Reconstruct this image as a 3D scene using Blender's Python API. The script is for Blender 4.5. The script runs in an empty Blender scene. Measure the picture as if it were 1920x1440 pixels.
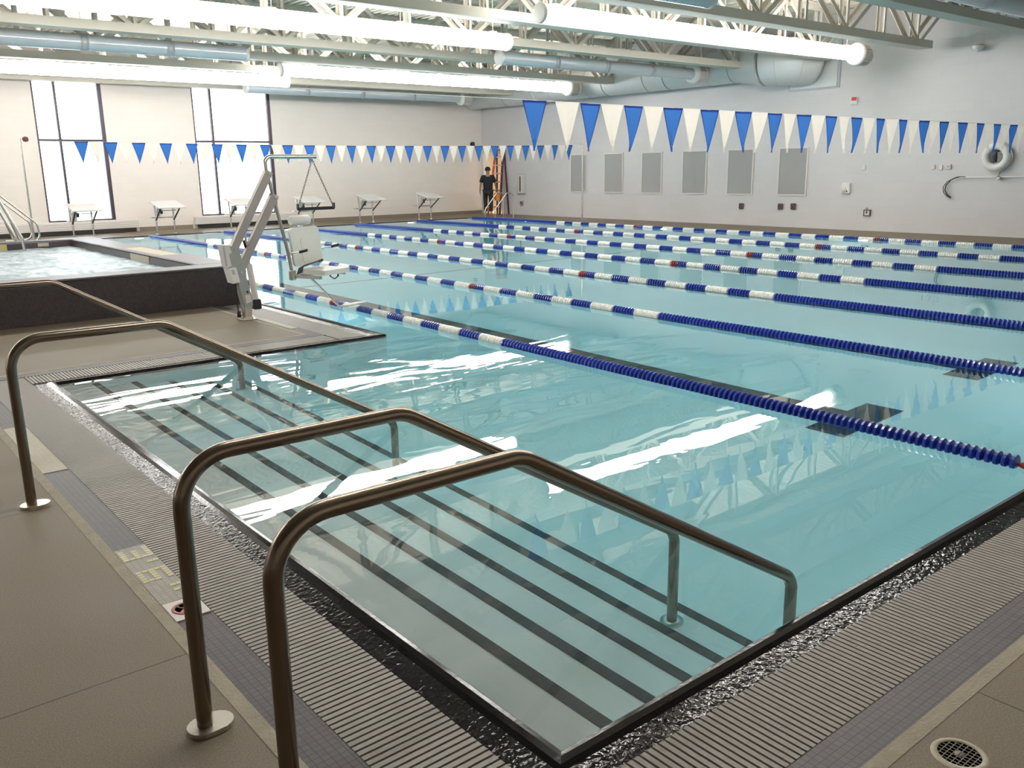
import bpy, math, random
from mathutils import Vector, Matrix
random.seed(7)
PI = math.pi
S = bpy.context.scene
COL = S.collection

# ---------------------------------------------------------------- mesh building
class MB:
    def __init__(s):
        s.v = []; s.f = []; s.m = []; s.sm = []
    def add(s, vs, fs, mi=0, smooth=False):
        b = len(s.v); s.v += [tuple(p) for p in vs]
        for f in fs:
            s.f.append(tuple(b + i for i in f)); s.m.append(mi); s.sm.append(smooth)
        return s
    def box(s, x0, x1, y0, y1, z0, z1, mi=0, mat=None):
        vs = [(x, y, z) for z in (z0, z1) for y in (y0, y1) for x in (x0, x1)]
        if mat is not None: vs = [tuple(mat @ Vector(p)) for p in vs]
        return s.add(vs, [(0,2,3,1),(4,5,7,6),(0,1,5,4),(2,6,7,3),(0,4,6,2),(1,3,7,5)], mi)
    def bbox(s, x0, x1, y0, y1, z0, z1, r=.01, mi=0, mat=None):
        # box with chamfered edges
        r = min(r, (x1-x0)/2.01, (y1-y0)/2.01, (z1-z0)/2.01)
        vs = []; idx = {}
        for a, X in ((0, (x0, x0+r)), (1, (x1, x1-r))):
            for b, Y in ((0, (y0, y0+r)), (1, (y1, y1-r))):
                for c, Z in ((0, (z0, z0+r)), (1, (z1, z1-r))):
                    for k in range(3):
                        idx[a,b,c,k] = len(vs)
                        vs.append((X[0] if k == 0 else X[1], Y[0] if k == 1 else Y[1], Z[0] if k == 2 else Z[1]))
        if mat is not None: vs = [tuple(mat @ Vector(p)) for p in vs]
        fs = []
        for a in (0,1):
            q = [(a,0,0,0),(a,1,0,0),(a,1,1,0),(a,0,1,0)]; fs.append([idx[t] for t in (q if a else q[::-1])])
            q = [(0,a,0,1),(0,a,1,1),(1,a,1,1),(1,a,0,1)]; fs.append([idx[t] for t in (q if a else q[::-1])])
            q = [(0,0,a,2),(1,0,a,2),(1,1,a,2),(0,1,a,2)]; fs.append([idx[t] for t in (q if a else q[::-1])])
        for a in (0,1):
            for b in (0,1):
                fl = (a == b)
                for q in ([(a,b,0,0),(a,b,0,1),(a,b,1,1),(a,b,1,0)], ):
                    fs.append([idx[t] for t in (q[::-1] if fl else q)])
                q = [(a,0,b,0),(a,0,b,2),(a,1,b,2),(a,1,b,0)]; fs.append([idx[t] for t in (q if fl else q[::-1])])
                q = [(0,a,b,1),(0,a,b,2),(1,a,b,2),(1,a,b,1)]; fs.append([idx[t] for t in (q[::-1] if fl else q)])
        for a in (0,1):
            for b in (0,1):
                for c in (0,1):
                    q = [idx[a,b,c,0], idx[a,b,c,1], idx[a,b,c,2]]
                    fs.append(q if (a+b+c) % 2 else q[::-1])
        return s.add(vs, fs, mi)
    def ring(s, c, u, w, r, n):
        return [c + u*(r*math.cos(2*PI*i/n)) + w*(r*math.sin(2*PI*i/n)) for i in range(n)]
    def tube(s, pts, r, n=12, mi=0, cap=True, closed=False):
        P = [Vector(p) for p in pts]; m = len(P)
        R = r if isinstance(r, (list, tuple)) else [r]*m
        T = []
        for i in range(m):
            if closed: d = P[(i+1) % m] - P[i-1]
            else: d = P[min(i+1, m-1)] - P[max(i-1, 0)]
            T.append(d.normalized())
        a = Vector((0,0,1)) if abs(T[0].z) < .9 else Vector((1,0,0))
        u = T[0].cross(a).normalized(); rings = []
        for i in range(m):
            u = (u - T[i]*u.dot(T[i])).normalized(); w = T[i].cross(u)
            rings.append(s.ring(P[i], u, w, R[i], n))
        vs = [p for r_ in rings for p in r_]; fs = []
        for i in range(m if closed else m-1):
            j = (i+1) % m
            for k in range(n):
                k2 = (k+1) % n
                fs.append((i*n+k, i*n+k2, j*n+k2, j*n+k))
        s.add(vs, fs, mi, True)
        if cap and not closed:
            s.add(rings[0], [tuple(range(n))[::-1]], mi); s.add(rings[-1], [tuple(range(n))], mi)
        return s
    def cyl(s, a, b, r, n=12, mi=0, r2=None):
        return s.tube([a, b], [r, r if r2 is None else r2], n, mi)
    def lathe(s, prof, c=(0,0,0), axis='Z', n=24, mi=0, smooth=True):
        # prof: (radius, height)
        vs = []; m = len(prof)
        for (r, h) in prof:
            for k in range(n):
                a = 2*PI*k/n; x, y = r*math.cos(a), r*math.sin(a)
                p = {'Z': (x, y, h), 'Y': (y, h, x), 'X': (h, x, y)}[axis]
                vs.append((c[0]+p[0], c[1]+p[1], c[2]+p[2]))
        fs = [(i*n+k, i*n+(k+1) % n, (i+1)*n+(k+1) % n, (i+1)*n+k) for i in range(m-1) for k in range(n)]
        s.add(vs, fs, mi, smooth)
        for i, fl in ((0, True), (m-1, False)):
            if prof[i][0] > 1e-5:
                q = list(range(n)); s.add(vs[i*n:(i+1)*n], [q[::-1] if fl else q], mi)
        return s
    def prism(s, poly, d0, d1, axis='Y', mi=0, mat=None):
        # poly in the plane, extruded d0..d1 on axis
        n = len(poly)
        def P(a, b, d): return {'Y': (a, d, b), 'X': (d, a, b), 'Z': (a, b, d)}[axis]
        vs = [P(a, b, d0) for a, b in poly] + [P(a, b, d1) for a, b in poly]
        if mat is not None: vs = [tuple(mat @ Vector(p)) for p in vs]
        fs = [tuple(range(n)), tuple(range(n, 2*n))[::-1]] + [(i, i+n, (i+1) % n+n, (i+1) % n) for i in range(n)]
        return s.add(vs, fs, mi)
    def mesh(s, name, mats):
        me = bpy.data.meshes.new(name); me.from_pydata(s.v, [], s.f)
        for m in (mats if isinstance(mats, (list, tuple)) else [mats]): me.materials.append(m)
        me.polygons.foreach_set('material_index', s.m)
        me.polygons.foreach_set('use_smooth', s.sm)
        me.validate(); me.update()
        return me
    def build(s, name, mats, parent=None, loc=(0,0,0), fix=True):
        me = s.mesh(name, mats)
        if fix and len(s.f) < 60000:
            import bmesh
            bm = bmesh.new(); bm.from_mesh(me); bmesh.ops.recalc_face_normals(bm, faces=bm.faces); bm.to_mesh(me); bm.free()
        o = bpy.data.objects.new(name, me); COL.objects.link(o); o.location = loc
        if parent: o.parent = parent
        return o

def fillet(pts, radii, n=7):
    P = [Vector(p) for p in pts]; out = [P[0]]
    for i in range(1, len(P)-1):
        r = radii if not isinstance(radii, (list, tuple)) else radii[i-1]
        a = (P[i-1]-P[i]).normalized(); b = (P[i+1]-P[i]).normalized()
        ang = a.angle(b)
        if r <= 0 or abs(ang-PI) < .02: out.append(P[i]); continue
        d = r/math.tan(ang/2)
        d = min(d, (P[i-1]-P[i]).length*.49 if i > 1 else (P[i-1]-P[i]).length*.95, (P[i+1]-P[i]).length*(.49 if i < len(P)-2 else .95))
        p0, p1 = P[i]+a*d, P[i]+b*d
        rr = d*math.tan(ang/2); c = P[i] + (a+b).normalized()*(rr/math.sin(ang/2))
        u, w = p0-c, p1-c; th = u.angle(w)
        for k in range(n+1):
            t = k/n; out.append(c + (u*math.sin((1-t)*th) + w*math.sin(t*th))/math.sin(th))
    out.append(P[-1]); return out

def thing(name, label, cat, loc=(0,0,0), rz=0, group=None, scale=1):
    o = bpy.data.objects.new(name, None); COL.objects.link(o)
    o.empty_display_size = .1; o.location = loc; o.rotation_euler = (0,0,rz)
    if scale != 1: o.scale = (scale,)*3
    o['label'] = label; o['category'] = cat
    if group: o['group'] = group
    return o
def tag(o, label, cat, group=None, kind=None):
    o['label'] = label; o['category'] = cat
    if group: o['group'] = group
    if kind: o['kind'] = kind
    return o
def struct(mb, name, mats, parent=None):
    o = mb.build(name, mats, parent)
    if parent is None: o['kind'] = 'structure'
    return o
def dup(root, loc, rz=None, label=None):
    r = root.copy(); COL.objects.link(r); r.location = loc
    if rz is not None: r.rotation_euler = (0,0,rz)
    if label: r['label'] = label
    for ch in list(root.children):
        c = ch.copy(); COL.objects.link(c); c.parent = r
        for g in ch.children:
            d = g.copy(); COL.objects.link(d); d.parent = c
    return r

# ---------------------------------------------------------------- materials
def nm(name):
    m = bpy.data.materials.new(name); m.use_nodes = True
    t = m.node_tree; b = t.nodes['Principled BSDF']
    return m, t, b
def N(t, kind, **kw):
    n = t.nodes.new(kind)
    for k, v in kw.items():
        if k in n.inputs: n.inputs[k].default_value = v
        else: setattr(n, k, v)
    return n
def math_(t, op, a, b=None):
    n = t.nodes.new('ShaderNodeMath'); n.operation = op
    for i, x in enumerate((a, b)):
        if x is None: continue
        if hasattr(x, 'links'): t.links.new(x, n.inputs[i])
        else: n.inputs[i].default_value = x
    return n.outputs[0]
def mixc(t, fac, a, b):
    n = t.nodes.new('ShaderNodeMix'); n.data_type = 'RGBA'
    for i, x in ((0, fac), (6, a), (7, b)):
        if hasattr(x, 'links'): t.links.new(x, n.inputs[i])
        else: n.inputs[i].default_value = x if i == 0 else (*x, 1)
    return n.outputs[2]
def basic(name, col, rough=.5, metal=0., var=.06, vscale=6., bump=0., bscale=60., coat=0., spec=.5, stretch=None):
    m, t, b = nm(name)
    tc = N(t, 'ShaderNodeTexCoord'); vec = tc.outputs['Object']
    if stretch:
        mp = N(t, 'ShaderNodeMapping'); mp.inputs['Scale'].default_value = stretch
        t.links.new(vec, mp.inputs[0]); vec = mp.outputs[0]
    nz = N(t, 'ShaderNodeTexNoise', Scale=vscale, Detail=4.); t.links.new(vec, nz.inputs['Vector'])
    c0 = tuple(max(0, c*(1-var)) for c in col); c1 = tuple(min(1, c*(1+var)) for c in col)
    t.links.new(mixc(t, nz.outputs[0], c0, c1), b.inputs['Base Color'])
    b.inputs['Roughness'].default_value = rough; b.inputs['Metallic'].default_value = metal
    b.inputs['Specular IOR Level'].default_value = spec
    if coat: b.inputs['Coat Weight'].default_value = coat
    if bump:
        n2 = N(t, 'ShaderNodeTexNoise', Scale=bscale, Detail=3.); t.links.new(vec, n2.inputs['Vector'])
        bp = N(t, 'ShaderNodeBump', Strength=bump, Distance=.01); t.links.new(n2.outputs[0], bp.inputs['Height'])
        t.links.new(bp.outputs[0], b.inputs['Normal'])
    return m
def emis(name, col, st):
    m, t, b = nm(name); b.inputs['Base Color'].default_value = (*col, 1)
    b.inputs['Emission Color'].default_value = (*col, 1); b.inputs['Emission Strength'].default_value = st
    return m
def sep(t):
    tc = N(t, 'ShaderNodeTexCoord'); s = N(t, 'ShaderNodeSeparateXYZ'); t.links.new(tc.outputs['Object'], s.inputs[0])
    return tc.outputs['Object'], s.outputs
def lines(t, coord, off, period, w):
    a = math_(t, 'SUBTRACT', coord, off - w/2); a = math_(t, 'DIVIDE', a, period); a = math_(t, 'FRACT', a)
    return math_(t, 'LESS_THAN', a, w/period)

def concrete(name, axis, off, period, wet=0.):
    m, t, b = nm(name); vec, xyz = sep(t)
    n1 = N(t, 'ShaderNodeTexNoise', Scale=1.1, Detail=6., Roughness=.6); t.links.new(vec, n1.inputs['Vector'])
    n2 = N(t, 'ShaderNodeTexNoise', Scale=180., Detail=2.); t.links.new(vec, n2.inputs['Vector'])
    c = mixc(t, n1.outputs[0], (.145,.112,.076), (.24,.19,.132))
    g = N(t, 'ShaderNodeValToRGB'); g.color_ramp.elements[0].position = .35; g.color_ramp.elements[1].position = .65
    g.color_ramp.elements[0].color = (.75,.75,.75,1); g.color_ramp.elements[1].color = (1.15,1.15,1.15,1)
    t.links.new(n2.outputs[0], g.inputs[0])
    mu = N(t, 'ShaderNodeMix'); mu.data_type = 'RGBA'; mu.blend_type = 'MULTIPLY'; mu.inputs[0].default_value = 1
    t.links.new(c, mu.inputs[6]); t.links.new(g.outputs[0], mu.inputs[7])
    ln = lines(t, xyz[axis], off, period, .006)
    t.links.new(mixc(t, ln, (0,0,0), (.05,.04,.03)), N(t, 'ShaderNodeMix').inputs[0]) if False else None
    mm = t.nodes.new('ShaderNodeMix'); mm.data_type = 'RGBA'; t.links.new(ln, mm.inputs[0]); t.links.new(mu.outputs[2], mm.inputs[6]); mm.inputs[7].default_value = (.05,.04,.03,1)
    t.links.new(mm.outputs[2], b.inputs['Base Color'])
    rr = N(t, 'ShaderNodeMapRange'); rr.inputs[3].default_value = .42; rr.inputs[4].default_value = .75
    t.links.new(n1.outputs[0], rr.inputs[0]); t.links.new(rr.outputs[0], b.inputs['Roughness'])
    bp = N(t, 'ShaderNodeBump', Strength=.25, Distance=.003); t.links.new(n2.outputs[0], bp.inputs['Height']); t.links.new(bp.outputs[0], b.inputs['Normal'])
    return m

def mosaic(name, col, grout, size=.0255, rough=.5, var=.12, plane='XY', gw=.07, offs=(0,0)):
    m, t, b = nm(name); vec, xyz = sep(t)
    U = {'XY': (0,1), 'XZ': (0,2), 'YZ': (1,2)}[plane]
    a = lines(t, xyz[U[0]], offs[0], size, size*gw*2); c = lines(t, xyz[U[1]], offs[1], size, size*gw*2)
    ln = math_(t, 'MAXIMUM', a, c)
    sn = N(t, 'ShaderNodeVectorMath', operation='SNAP'); t.links.new(vec, sn.inputs[0]); sn.inputs[1].default_value = (size,)*3
    wn = N(t, 'ShaderNodeTexWhiteNoise'); t.links.new(sn.outputs[0], wn.inputs[0])
    cc = mixc(t, wn.outputs[0], tuple(x*(1-var) for x in col), tuple(x*(1+var) for x in col))
    mm = t.nodes.new('ShaderNodeMix'); mm.data_type = 'RGBA'; t.links.new(ln, mm.inputs[0]); t.links.new(cc, mm.inputs[6]); mm.inputs[7].default_value = (*grout, 1)
    t.links.new(mm.outputs[2], b.inputs['Base Color']); b.inputs['Roughness'].default_value = rough
    bp = N(t, 'ShaderNodeBump', Strength=.4, Distance=.002); bp.invert = True
    t.links.new(ln, bp.inputs['Height']); t.links.new(bp.outputs[0], b.inputs['Normal'])
    return m

def wettile(name, col, rough=.07, wav=.5, spec=.28):
    m, t, b = nm(name); vec, xyz = sep(t)
    n1 = N(t, 'ShaderNodeTexNoise', Scale=48., Detail=1.5, Distortion=.4); t.links.new(vec, n1.inputs['Vector'])
    n2 = N(t, 'ShaderNodeTexNoise', Scale=1.3, Detail=2.); t.links.new(vec, n2.inputs['Vector'])
    ln = math_(t, 'MAXIMUM', lines(t, xyz[0], 0, .0255, .004), lines(t, xyz[1], 0, .0255, .004))
    h = math_(t, 'SUBTRACT', n1.outputs[0], math_(t, 'MULTIPLY', ln, .12))
    bp = N(t, 'ShaderNodeBump', Strength=wav, Distance=.004); t.links.new(h, bp.inputs['Height']); t.links.new(bp.outputs[0], b.inputs['Normal'])
    t.links.new(mixc(t, n2.outputs[0], tuple(c*.8 for c in col), tuple(c*1.2 for c in col)), b.inputs['Base Color'])
    b.inputs['Roughness'].default_value = rough; b.inputs['Specular IOR Level'].default_value = spec
    return m

def block_wall(name, col, plane):
    m, t, b = nm(name); vec, xyz = sep(t)
    cb = N(t, 'ShaderNodeCombineXYZ'); t.links.new(xyz[1] if plane == 'YZ' else xyz[0], cb.inputs[0]); t.links.new(xyz[2], cb.inputs[1])
    br = N(t, 'ShaderNodeTexBrick'); br.offset = .5; t.links.new(cb.outputs[0], br.inputs['Vector'])
    br.inputs['Scale'].default_value = 1; br.inputs['Brick Width'].default_value = .4; br.inputs['Row Height'].default_value = .2
    br.inputs['Mortar Size'].default_value = .004; br.inputs['Mortar Smooth'].default_value = .3
    br.inputs['Color1'].default_value = (*[c*1.015 for c in col], 1); br.inputs['Color2'].default_value = (*[c*.985 for c in col], 1)
    br.inputs['Mortar'].default_value = (*[c*.95 for c in col], 1)
    n1 = N(t, 'ShaderNodeTexNoise', Scale=.35, Detail=3.); t.links.new(vec, n1.inputs['Vector'])
    mu = N(t, 'ShaderNodeMix'); mu.data_type = 'RGBA'; mu.blend_type = 'MULTIPLY'; mu.inputs[0].default_value = 1
    t.links.new(br.outputs[0], mu.inputs[6]); t.links.new(mixc(t, n1.outputs[0], (.93,.94,.95), (1.05,1.04,1.03)), mu.inputs[7])
    t.links.new(mu.outputs[2], b.inputs['Base Color']); b.inputs['Roughness'].default_value = .55
    bp = N(t, 'ShaderNodeBump', Strength=.35, Distance=.003); t.links.new(br.outputs['Fac'], bp.inputs['Height']); bp.invert = True
    t.links.new(bp.outputs[0], b.inputs['Normal'])
    return m

def water_mat():
    m = bpy.data.materials.new('pool_water'); m.use_nodes = True; t = m.node_tree
    t.nodes.clear(); out = N(t, 'ShaderNodeOutputMaterial')
    vec, xyz = sep(t)
    mp = N(t, 'ShaderNodeMapping'); mp.inputs['Scale'].default_value = (.55, 1.5, 1); mp.inputs['Rotation'].default_value = (0,0,-.25); t.links.new(vec, mp.inputs[0])
    n1 = N(t, 'ShaderNodeTexNoise', Scale=1.9, Detail=2.5, Roughness=.45, Distortion=.5); t.links.new(mp.outputs[0], n1.inputs['Vector'])
    n2 = N(t, 'ShaderNodeTexNoise', Scale=5.5, Detail=1., Roughness=.4); t.links.new(mp.outputs[0], n2.inputs['Vector'])
    n3 = N(t, 'ShaderNodeTexNoise', Scale=.16, Detail=1.); t.links.new(vec, n3.inputs['Vector'])
    amp = N(t, 'ShaderNodeMapRange'); amp.inputs[1].default_value = .42; amp.inputs[2].default_value = .62; amp.inputs[3].default_value = .25; amp.inputs[4].default_value = 1.
    t.links.new(n3.outputs[0], amp.inputs[0])
    h = math_(t, 'ADD', n1.outputs[0], math_(t, 'MULTIPLY', n2.outputs[0], .07))
    h = math_(t, 'MULTIPLY', h, amp.outputs[0])
    bp = N(t, 'ShaderNodeBump', Strength=1.0, Distance=WAVE); t.links.new(h, bp.inputs['Height'])
    g = N(t, 'ShaderNodeBsdfGlass', Roughness=0., IOR=1.333); t.links.new(bp.outputs[0], g.inputs['Normal'])
    t.links.new(g.outputs[0], out.inputs[0])
    va = N(t, 'ShaderNodeVolumeAbsorption'); va.inputs['Color'].default_value = WCOL; va.inputs['Density'].default_value = WDEN
    t.links.new(va.outputs[0], out.inputs['Volume'])
    return m
WAVE = .0048; WCOL = (0., .84, .985, 1); WDEN = .28

M = {}
M['deckL'] = concrete('deck_concrete', 1, 2.88, 1.87)
M['deckN'] = concrete('deck_concrete_near', 0, 2.70, 1.85)
M['edge'] = basic('worn_concrete_edge', (.33,.29,.22), .7, var=.25, vscale=14, bump=.5, bscale=90)
M['tile'] = mosaic('grey_mosaic', (.085,.071,.077), (.035,.029,.031))
M['cream'] = mosaic('cream_mosaic', (.40,.36,.26), (.32,.285,.205), var=.05, gw=.04)
M['markbg'] = mosaic('pale_grey_mosaic', (.30,.27,.235), (.21,.185,.16), var=.06, gw=.05)
M['yellow'] = basic('yellow_tile', (.40,.36,.15), .35, var=.1, vscale=40)
M['spaV'] = mosaic('dark_spa_tile', (.056,.043,.047), (.034,.027,.03), plane='XZ', rough=.4, var=.2)
M['spaH'] = mosaic('spa_rim_tile', (.13,.115,.135), (.07,.06,.075), rough=.42)
M['spaI'] = mosaic('spa_inner_tile', (.10,.085,.10), (.05,.045,.05), plane='YZ', rough=.35)
M['lip'] = wettile('wet_black_tile', (.012,.010,.012), .05, .85)
M['nose'] = wettile('black_nosing_tile', (.012,.010,.012), .12, .08)
M['grate'] = basic('grate_plastic', (.27,.24,.215), .42, var=.1, vscale=70, bump=.3, bscale=200)
M['pit'] = basic('gutter_dark', (.012,.011,.011), .8)
M['paint'] = basic('pool_plaster', (.86,.87,.85), .6, var=.04, vscale=1.6)
M['lane'] = mosaic('black_lane_tile', (.035,.033,.034), (.02,.02,.02), var=.15)
M['steel'] = basic('stainless_tube', (.235,.19,.15), .24, 1., var=.05, vscale=4, bump=.06, bscale=260, stretch=(1,1,.05))
M['steelL'] = basic('bright_stainless', (.68,.66,.62), .22, 1., var=.05, vscale=20)
M['flange'] = basic('brushed_flange', (.62,.58,.52), .35, .9)
M['cmu'] = block_wall('grey_block_wall', (.60,.585,.60), 'YZ')
M['cmuF'] = block_wall('cream_block_wall', (.70,.645,.605), 'XZ')
M['cmuN'] = block_wall('near_block_wall', (.66,.60,.54), 'XZ')
M['cmuL'] = block_wall('left_block_wall', (.66,.60,.54), 'YZ')  # even beige wall paint, same colour as the near wall
M['frame'] = basic('dark_window_frame', (.045,.03,.05), .4)
M['deckroof'] = basic('roof_deck_paint', (.72,.67,.58), .6)
M['truss'] = basic('truss_paint', (.56,.53,.47), .5, var=.04)
M['white'] = basic('white_plastic', (.72,.71,.69), .55, var=.02, spec=.3)
M['offw'] = basic('offwhite_panel', (.66,.62,.59), .45, var=.03)
M['duct'] = basic('painted_duct', (.60,.62,.625), .38, .15, var=.03)
M['ducttube'] = basic('translucent_light_pipe', (.50,.545,.59), .22, .1, var=.05, coat=.5)
M['collar'] = basic('light_pipe_collar', (.40,.42,.45), .35, .1)
M['lit'] = emis('lit_light_pipe', (1.,.97,.92), 15.)
M['litband'] = emis('lit_pipe_collar', (1.,.90,.80), 5.)
M['block'] = basic('block_top_grip', (.60,.585,.58), .9, var=.02, spec=0.)
M['uw'] = emis('underwater_lamp', (.80,.95,1.), 45.)
M['black'] = basic('black_rubber', (.015,.015,.017), .5)
M['blueD'] = basic('blue_float_plastic', (.012,.034,.30), .3, coat=.4, var=.08, vscale=30)
M['whiteD'] = basic('white_float_plastic', (.74,.72,.66), .35, var=.03)
M['redD'] = basic('red_float_plastic', (.30,.02,.025), .35)
M['cable'] = basic('steel_cable', (.4,.4,.42), .35, .9)
def cloth(name, col):
    m = basic(name, col, .8, var=.10, vscale=9); t = m.node_tree; b = t.nodes['Principled BSDF']; out = t.nodes['Material Output']
    tl = N(t, 'ShaderNodeBsdfTranslucent'); tl.inputs[0].default_value = (*col, 1); mx = N(t, 'ShaderNodeMixShader'); mx.inputs[0].default_value = .45
    t.links.new(b.outputs[0], mx.inputs[1]); t.links.new(tl.outputs[0], mx.inputs[2]); t.links.new(mx.outputs[0], out.inputs[0]); return m
M['flagB'] = cloth('blue_pennant_cloth', (.040,.165,.52))
M['flagH'] = cloth('navy_pennant_hem', (.012,.035,.24))
M['flagW'] = cloth('white_pennant_cloth', (.84,.775,.70))
M['string'] = basic('white_cord', (.75,.73,.68), .8)
M['screen'] = basic('perforated_grey_panel', (.42,.415,.42), .6, var=.03, vscale=3, bump=.8, bscale=400)
M['brownbox'] = basic('brown_cover_plate', (.11,.085,.075), .5)
M['red'] = basic('alarm_red', (.55,.04,.03), .4)
M['orange'] = basic('orange_fibreglass', (.55,.12,.02), .5)
M['purple'] = basic('dark_rail', (.085,.03,.05), .5)
M['alu'] = basic('aluminium', (.62,.62,.63), .35, .8)
M['skin'] = basic('skin', (.34,.19,.13), .5)
M['shirt'] = basic('black_cotton', (.012,.014,.020), .9)
M['trouser'] = basic('dark_denim', (.025,.022,.026), .9)
M['cap'] = basic('navy_cap', (.012,.014,.028), .8)
M['boot'] = basic('tan_boot', (.30,.20,.12), .8)
M['warm'] = basic('warm_room_wall', (.72,.60,.45), .7)
M['liftgrey'] = basic('lift_grey_paint', (.36,.37,.345), .42, .3, var=.04)
M['liftarm'] = basic('lift_arm_anodised', (.42,.38,.36), .33, .5, var=.04)
M['shellw'] = basic('seat_moulded_white', (.74,.73,.69), .4, var=.03)
M['brownw'] = basic('brown_knob', (.20,.08,.05), .5)
M['baseb'] = basic('brown_cove_base', (.20,.165,.13), .6)
M['chain'] = basic('chain_steel', (.12,.115,.10), .4, .9)

# ---------------------------------------------------------------- setting
XR, YF, XL, YN, ZC = 21.2, 27.7, -8.0, -3.5, 5.45
PX0, PX1, PY0, PY1 = 1.49, 19.1, 1.63, 25.2    # pool
AX, AY = 4.6, 7.70                              # peninsula corner
SX0, SX1, SY0, SY1, SZ = -3.2, 4.5, 10.95, 18.35, .5   # spa box
LIP, GR, TI, ED = .15, .31, .135, .035
B = LIP+GR+TI+ED   # .63

def slab(mb, x0, x1, y0, y1, mi=0, z=0., th=.12): mb.box(x0, x1, y0, y1, z-th, z, mi)
mb = MB()
slab(mb, XL, PX0-B, YN, AY+B)
slab(mb, XL, SX0, AY+B, YF)
slab(mb, SX0, AX-B, AY+B, SY0)
slab(mb, SX0, AX-B, SY1, YF)
o = struct(mb, 'floor', [M['deckL']])
mb = MB()
slab(mb, PX0-B, XR, YN, PY0-B)
slab(mb, PX1+B, XR, PY0-B, YF)
slab(mb, AX-B, PX1+B, PY1+B, YF)
o = struct(mb, 'floor', [M['deckN']])

# bands round the pool: outline vertices (pool edge) with outward offsets
OUT = [(PX0, PY0), (PX1, PY0), (PX1, PY1), (AX, PY1), (AX, AY), (PX0, AY)]
# signs for offsetting outward at each corner
SG = [(-1,-1), (1,-1), (1,1), (-1,1), (-1,1), (-1,1)]
def ringpoly(d): return [(x+sx*d, y+sy*d) for (x, y), (sx, sy) in zip(OUT, SG)]
def band(mb, d0, d1, z0a, z1a, mi=0, skip=()):
    a, b = ringpoly(d0), ringpoly(d1)
    for i in range(6):
        if i in skip: continue
        j = (i+1) % 6
        mb.add([(*a[i], z0a), (*a[j], z0a), (*b[j], z1a), (*b[i], z1a)], [(0,1,2,3)], mi, False)
# edge 3 = left main edge (AX) : beside spa only narrow; spa covers
mb = MB(); band(mb, LIP+GR, LIP+GR+TI, 0, 0, 0); struct(mb, 'trim_1', [M['tile']])
mb = MB(); band(mb, LIP+GR+TI-.002, B+.012, .0015, .0015, 0); band(mb, B+.012, B+.014, .0015, -.03); struct(mb, 'trim_2', [M['edge']])

# pool: thing with parts
pool = thing('swimming_pool', 'large rectangular indoor lap pool with pale floor and wide entry steps in its near corner', 'pool', (0,0,0))
mb = MB()
def zf(y):
    if y < 13.3: return -(1.0+.035*max(0, y-2.5))
    return -(1.378+.05*(y-13.3))
ys = [PY0, 2.5, 5, AY, 10, 13.3, 18, PY1]
for a, b in zip(ys[:-1], ys[1:]):
    x0 = PX0 if b <= AY+.01 else AX
    mb.add([(x0, a, zf(a)), (PX1, a, zf(a)), (PX1, b, zf(b)), (x0, b, zf(b))], [(0,1,2,3)])
def wallq(x0, y0, x1, y1, za=-2.6, zb=-.12): mb.add([(x0,y0,za),(x1,y1,za),(x1,y1,zb),(x0,y0,zb)], [(0,1,2,3)])
for i in range(6):
    p, q = OUT[i], OUT[(i+1) % 6]; wallq(*p, *q)
mb.build('basin', [M['paint']], pool, fix=False)
# black waterline tile + wet lip
mb = MB()
for i in range(6):
    p, q = OUT[i], OUT[(i+1) % 6]
    mb.add([(*p,-.13),(*q,-.13),(*q,.004),(*p,.004)], [(0,1,2,3)], 1)
prof = [(0,.004),(.012,.014),(.03,.018),(.05,.012),(.066,0.),(LIP,-.012)]
for k_, ((d0, z0), (d1, z1)) in enumerate(zip(prof[:-1], prof[1:])): band(mb, d0, d1, z0, z1, 1 if k_ < 4 else 0)
mb.build('gutter_lip', [M['lip'], M['nose']], pool, fix=False)['label'] = 'wet black tiled edge of the pool'
mb = MB()
band(mb, LIP, LIP+GR, -.10, -.10)
band(mb, LIP, LIP+.0001, -.012, -.10); band(mb, LIP+GR, LIP+GR-.0001, .0, -.10); band(mb, LIP+GR-.003, LIP+GR+.003, -.0005, -.0005)
mb.build('gutter_channel', [M['pit']], pool, fix=False)
# steps
for i in range(5):
    z = -.176*(i+1); x1 = 1.80+.31*i; x0 = PX0 if i == 0 else x1-.31
    mb = MB(); mb.box(x0-.02 if i else x0, x1, PY0, AY, -1.25, z)
    st = mb.build('step', [M['paint']], pool)
    mb = MB(); mb.box(x1-.05, x1+.004, PY0, AY, z-.05, z+.004)
    mb.build('nosing', [M['lane']], st)
# lane marks on the floor
ROPX = [5.03, 7.33, 9.57, 11.76, 13.98, 16.3, 18.6]
RSL = [.022, .013, .006, .006, 0, 0, 0]
LCX = [6.22, 8.42, 10.6, 12.8, 15.0, 17.33]
for x in LCX:
    mb = MB()
    pts = [3.4, 6, 9, 13.3, 18, 23.3]
    for a, b in zip(pts[:-1], pts[1:]):
        mb.add([(x-.15,a,zf(a)+.006),(x+.15,a,zf(a)+.006),(x+.15,b,zf(b)+.006),(x-.15,b,zf(b)+.006)], [(0,1,2,3)])
    for yc in (3.4, 23.4):
        mb.add([(x-.45,yc-.16,zf(yc-.16)+.008),(x+.45,yc-.16,zf(yc-.16)+.008),(x+.45,yc+.16,zf(yc+.16)+.008),(x-.45,yc+.16,zf(yc+.16)+.008)], [(0,1,2,3)])
    mb.build('lane_marking', [M['lane']], pool, fix=False)
for x, y in ((7.58, 4.15), (4.13, 4.86)):
    MB().lathe([(0,.012),(.10,.012),(.11,0)], (x, y, zf(y)), 'Z', 20).build('floor_inlet', [M['paint']], pool)
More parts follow.
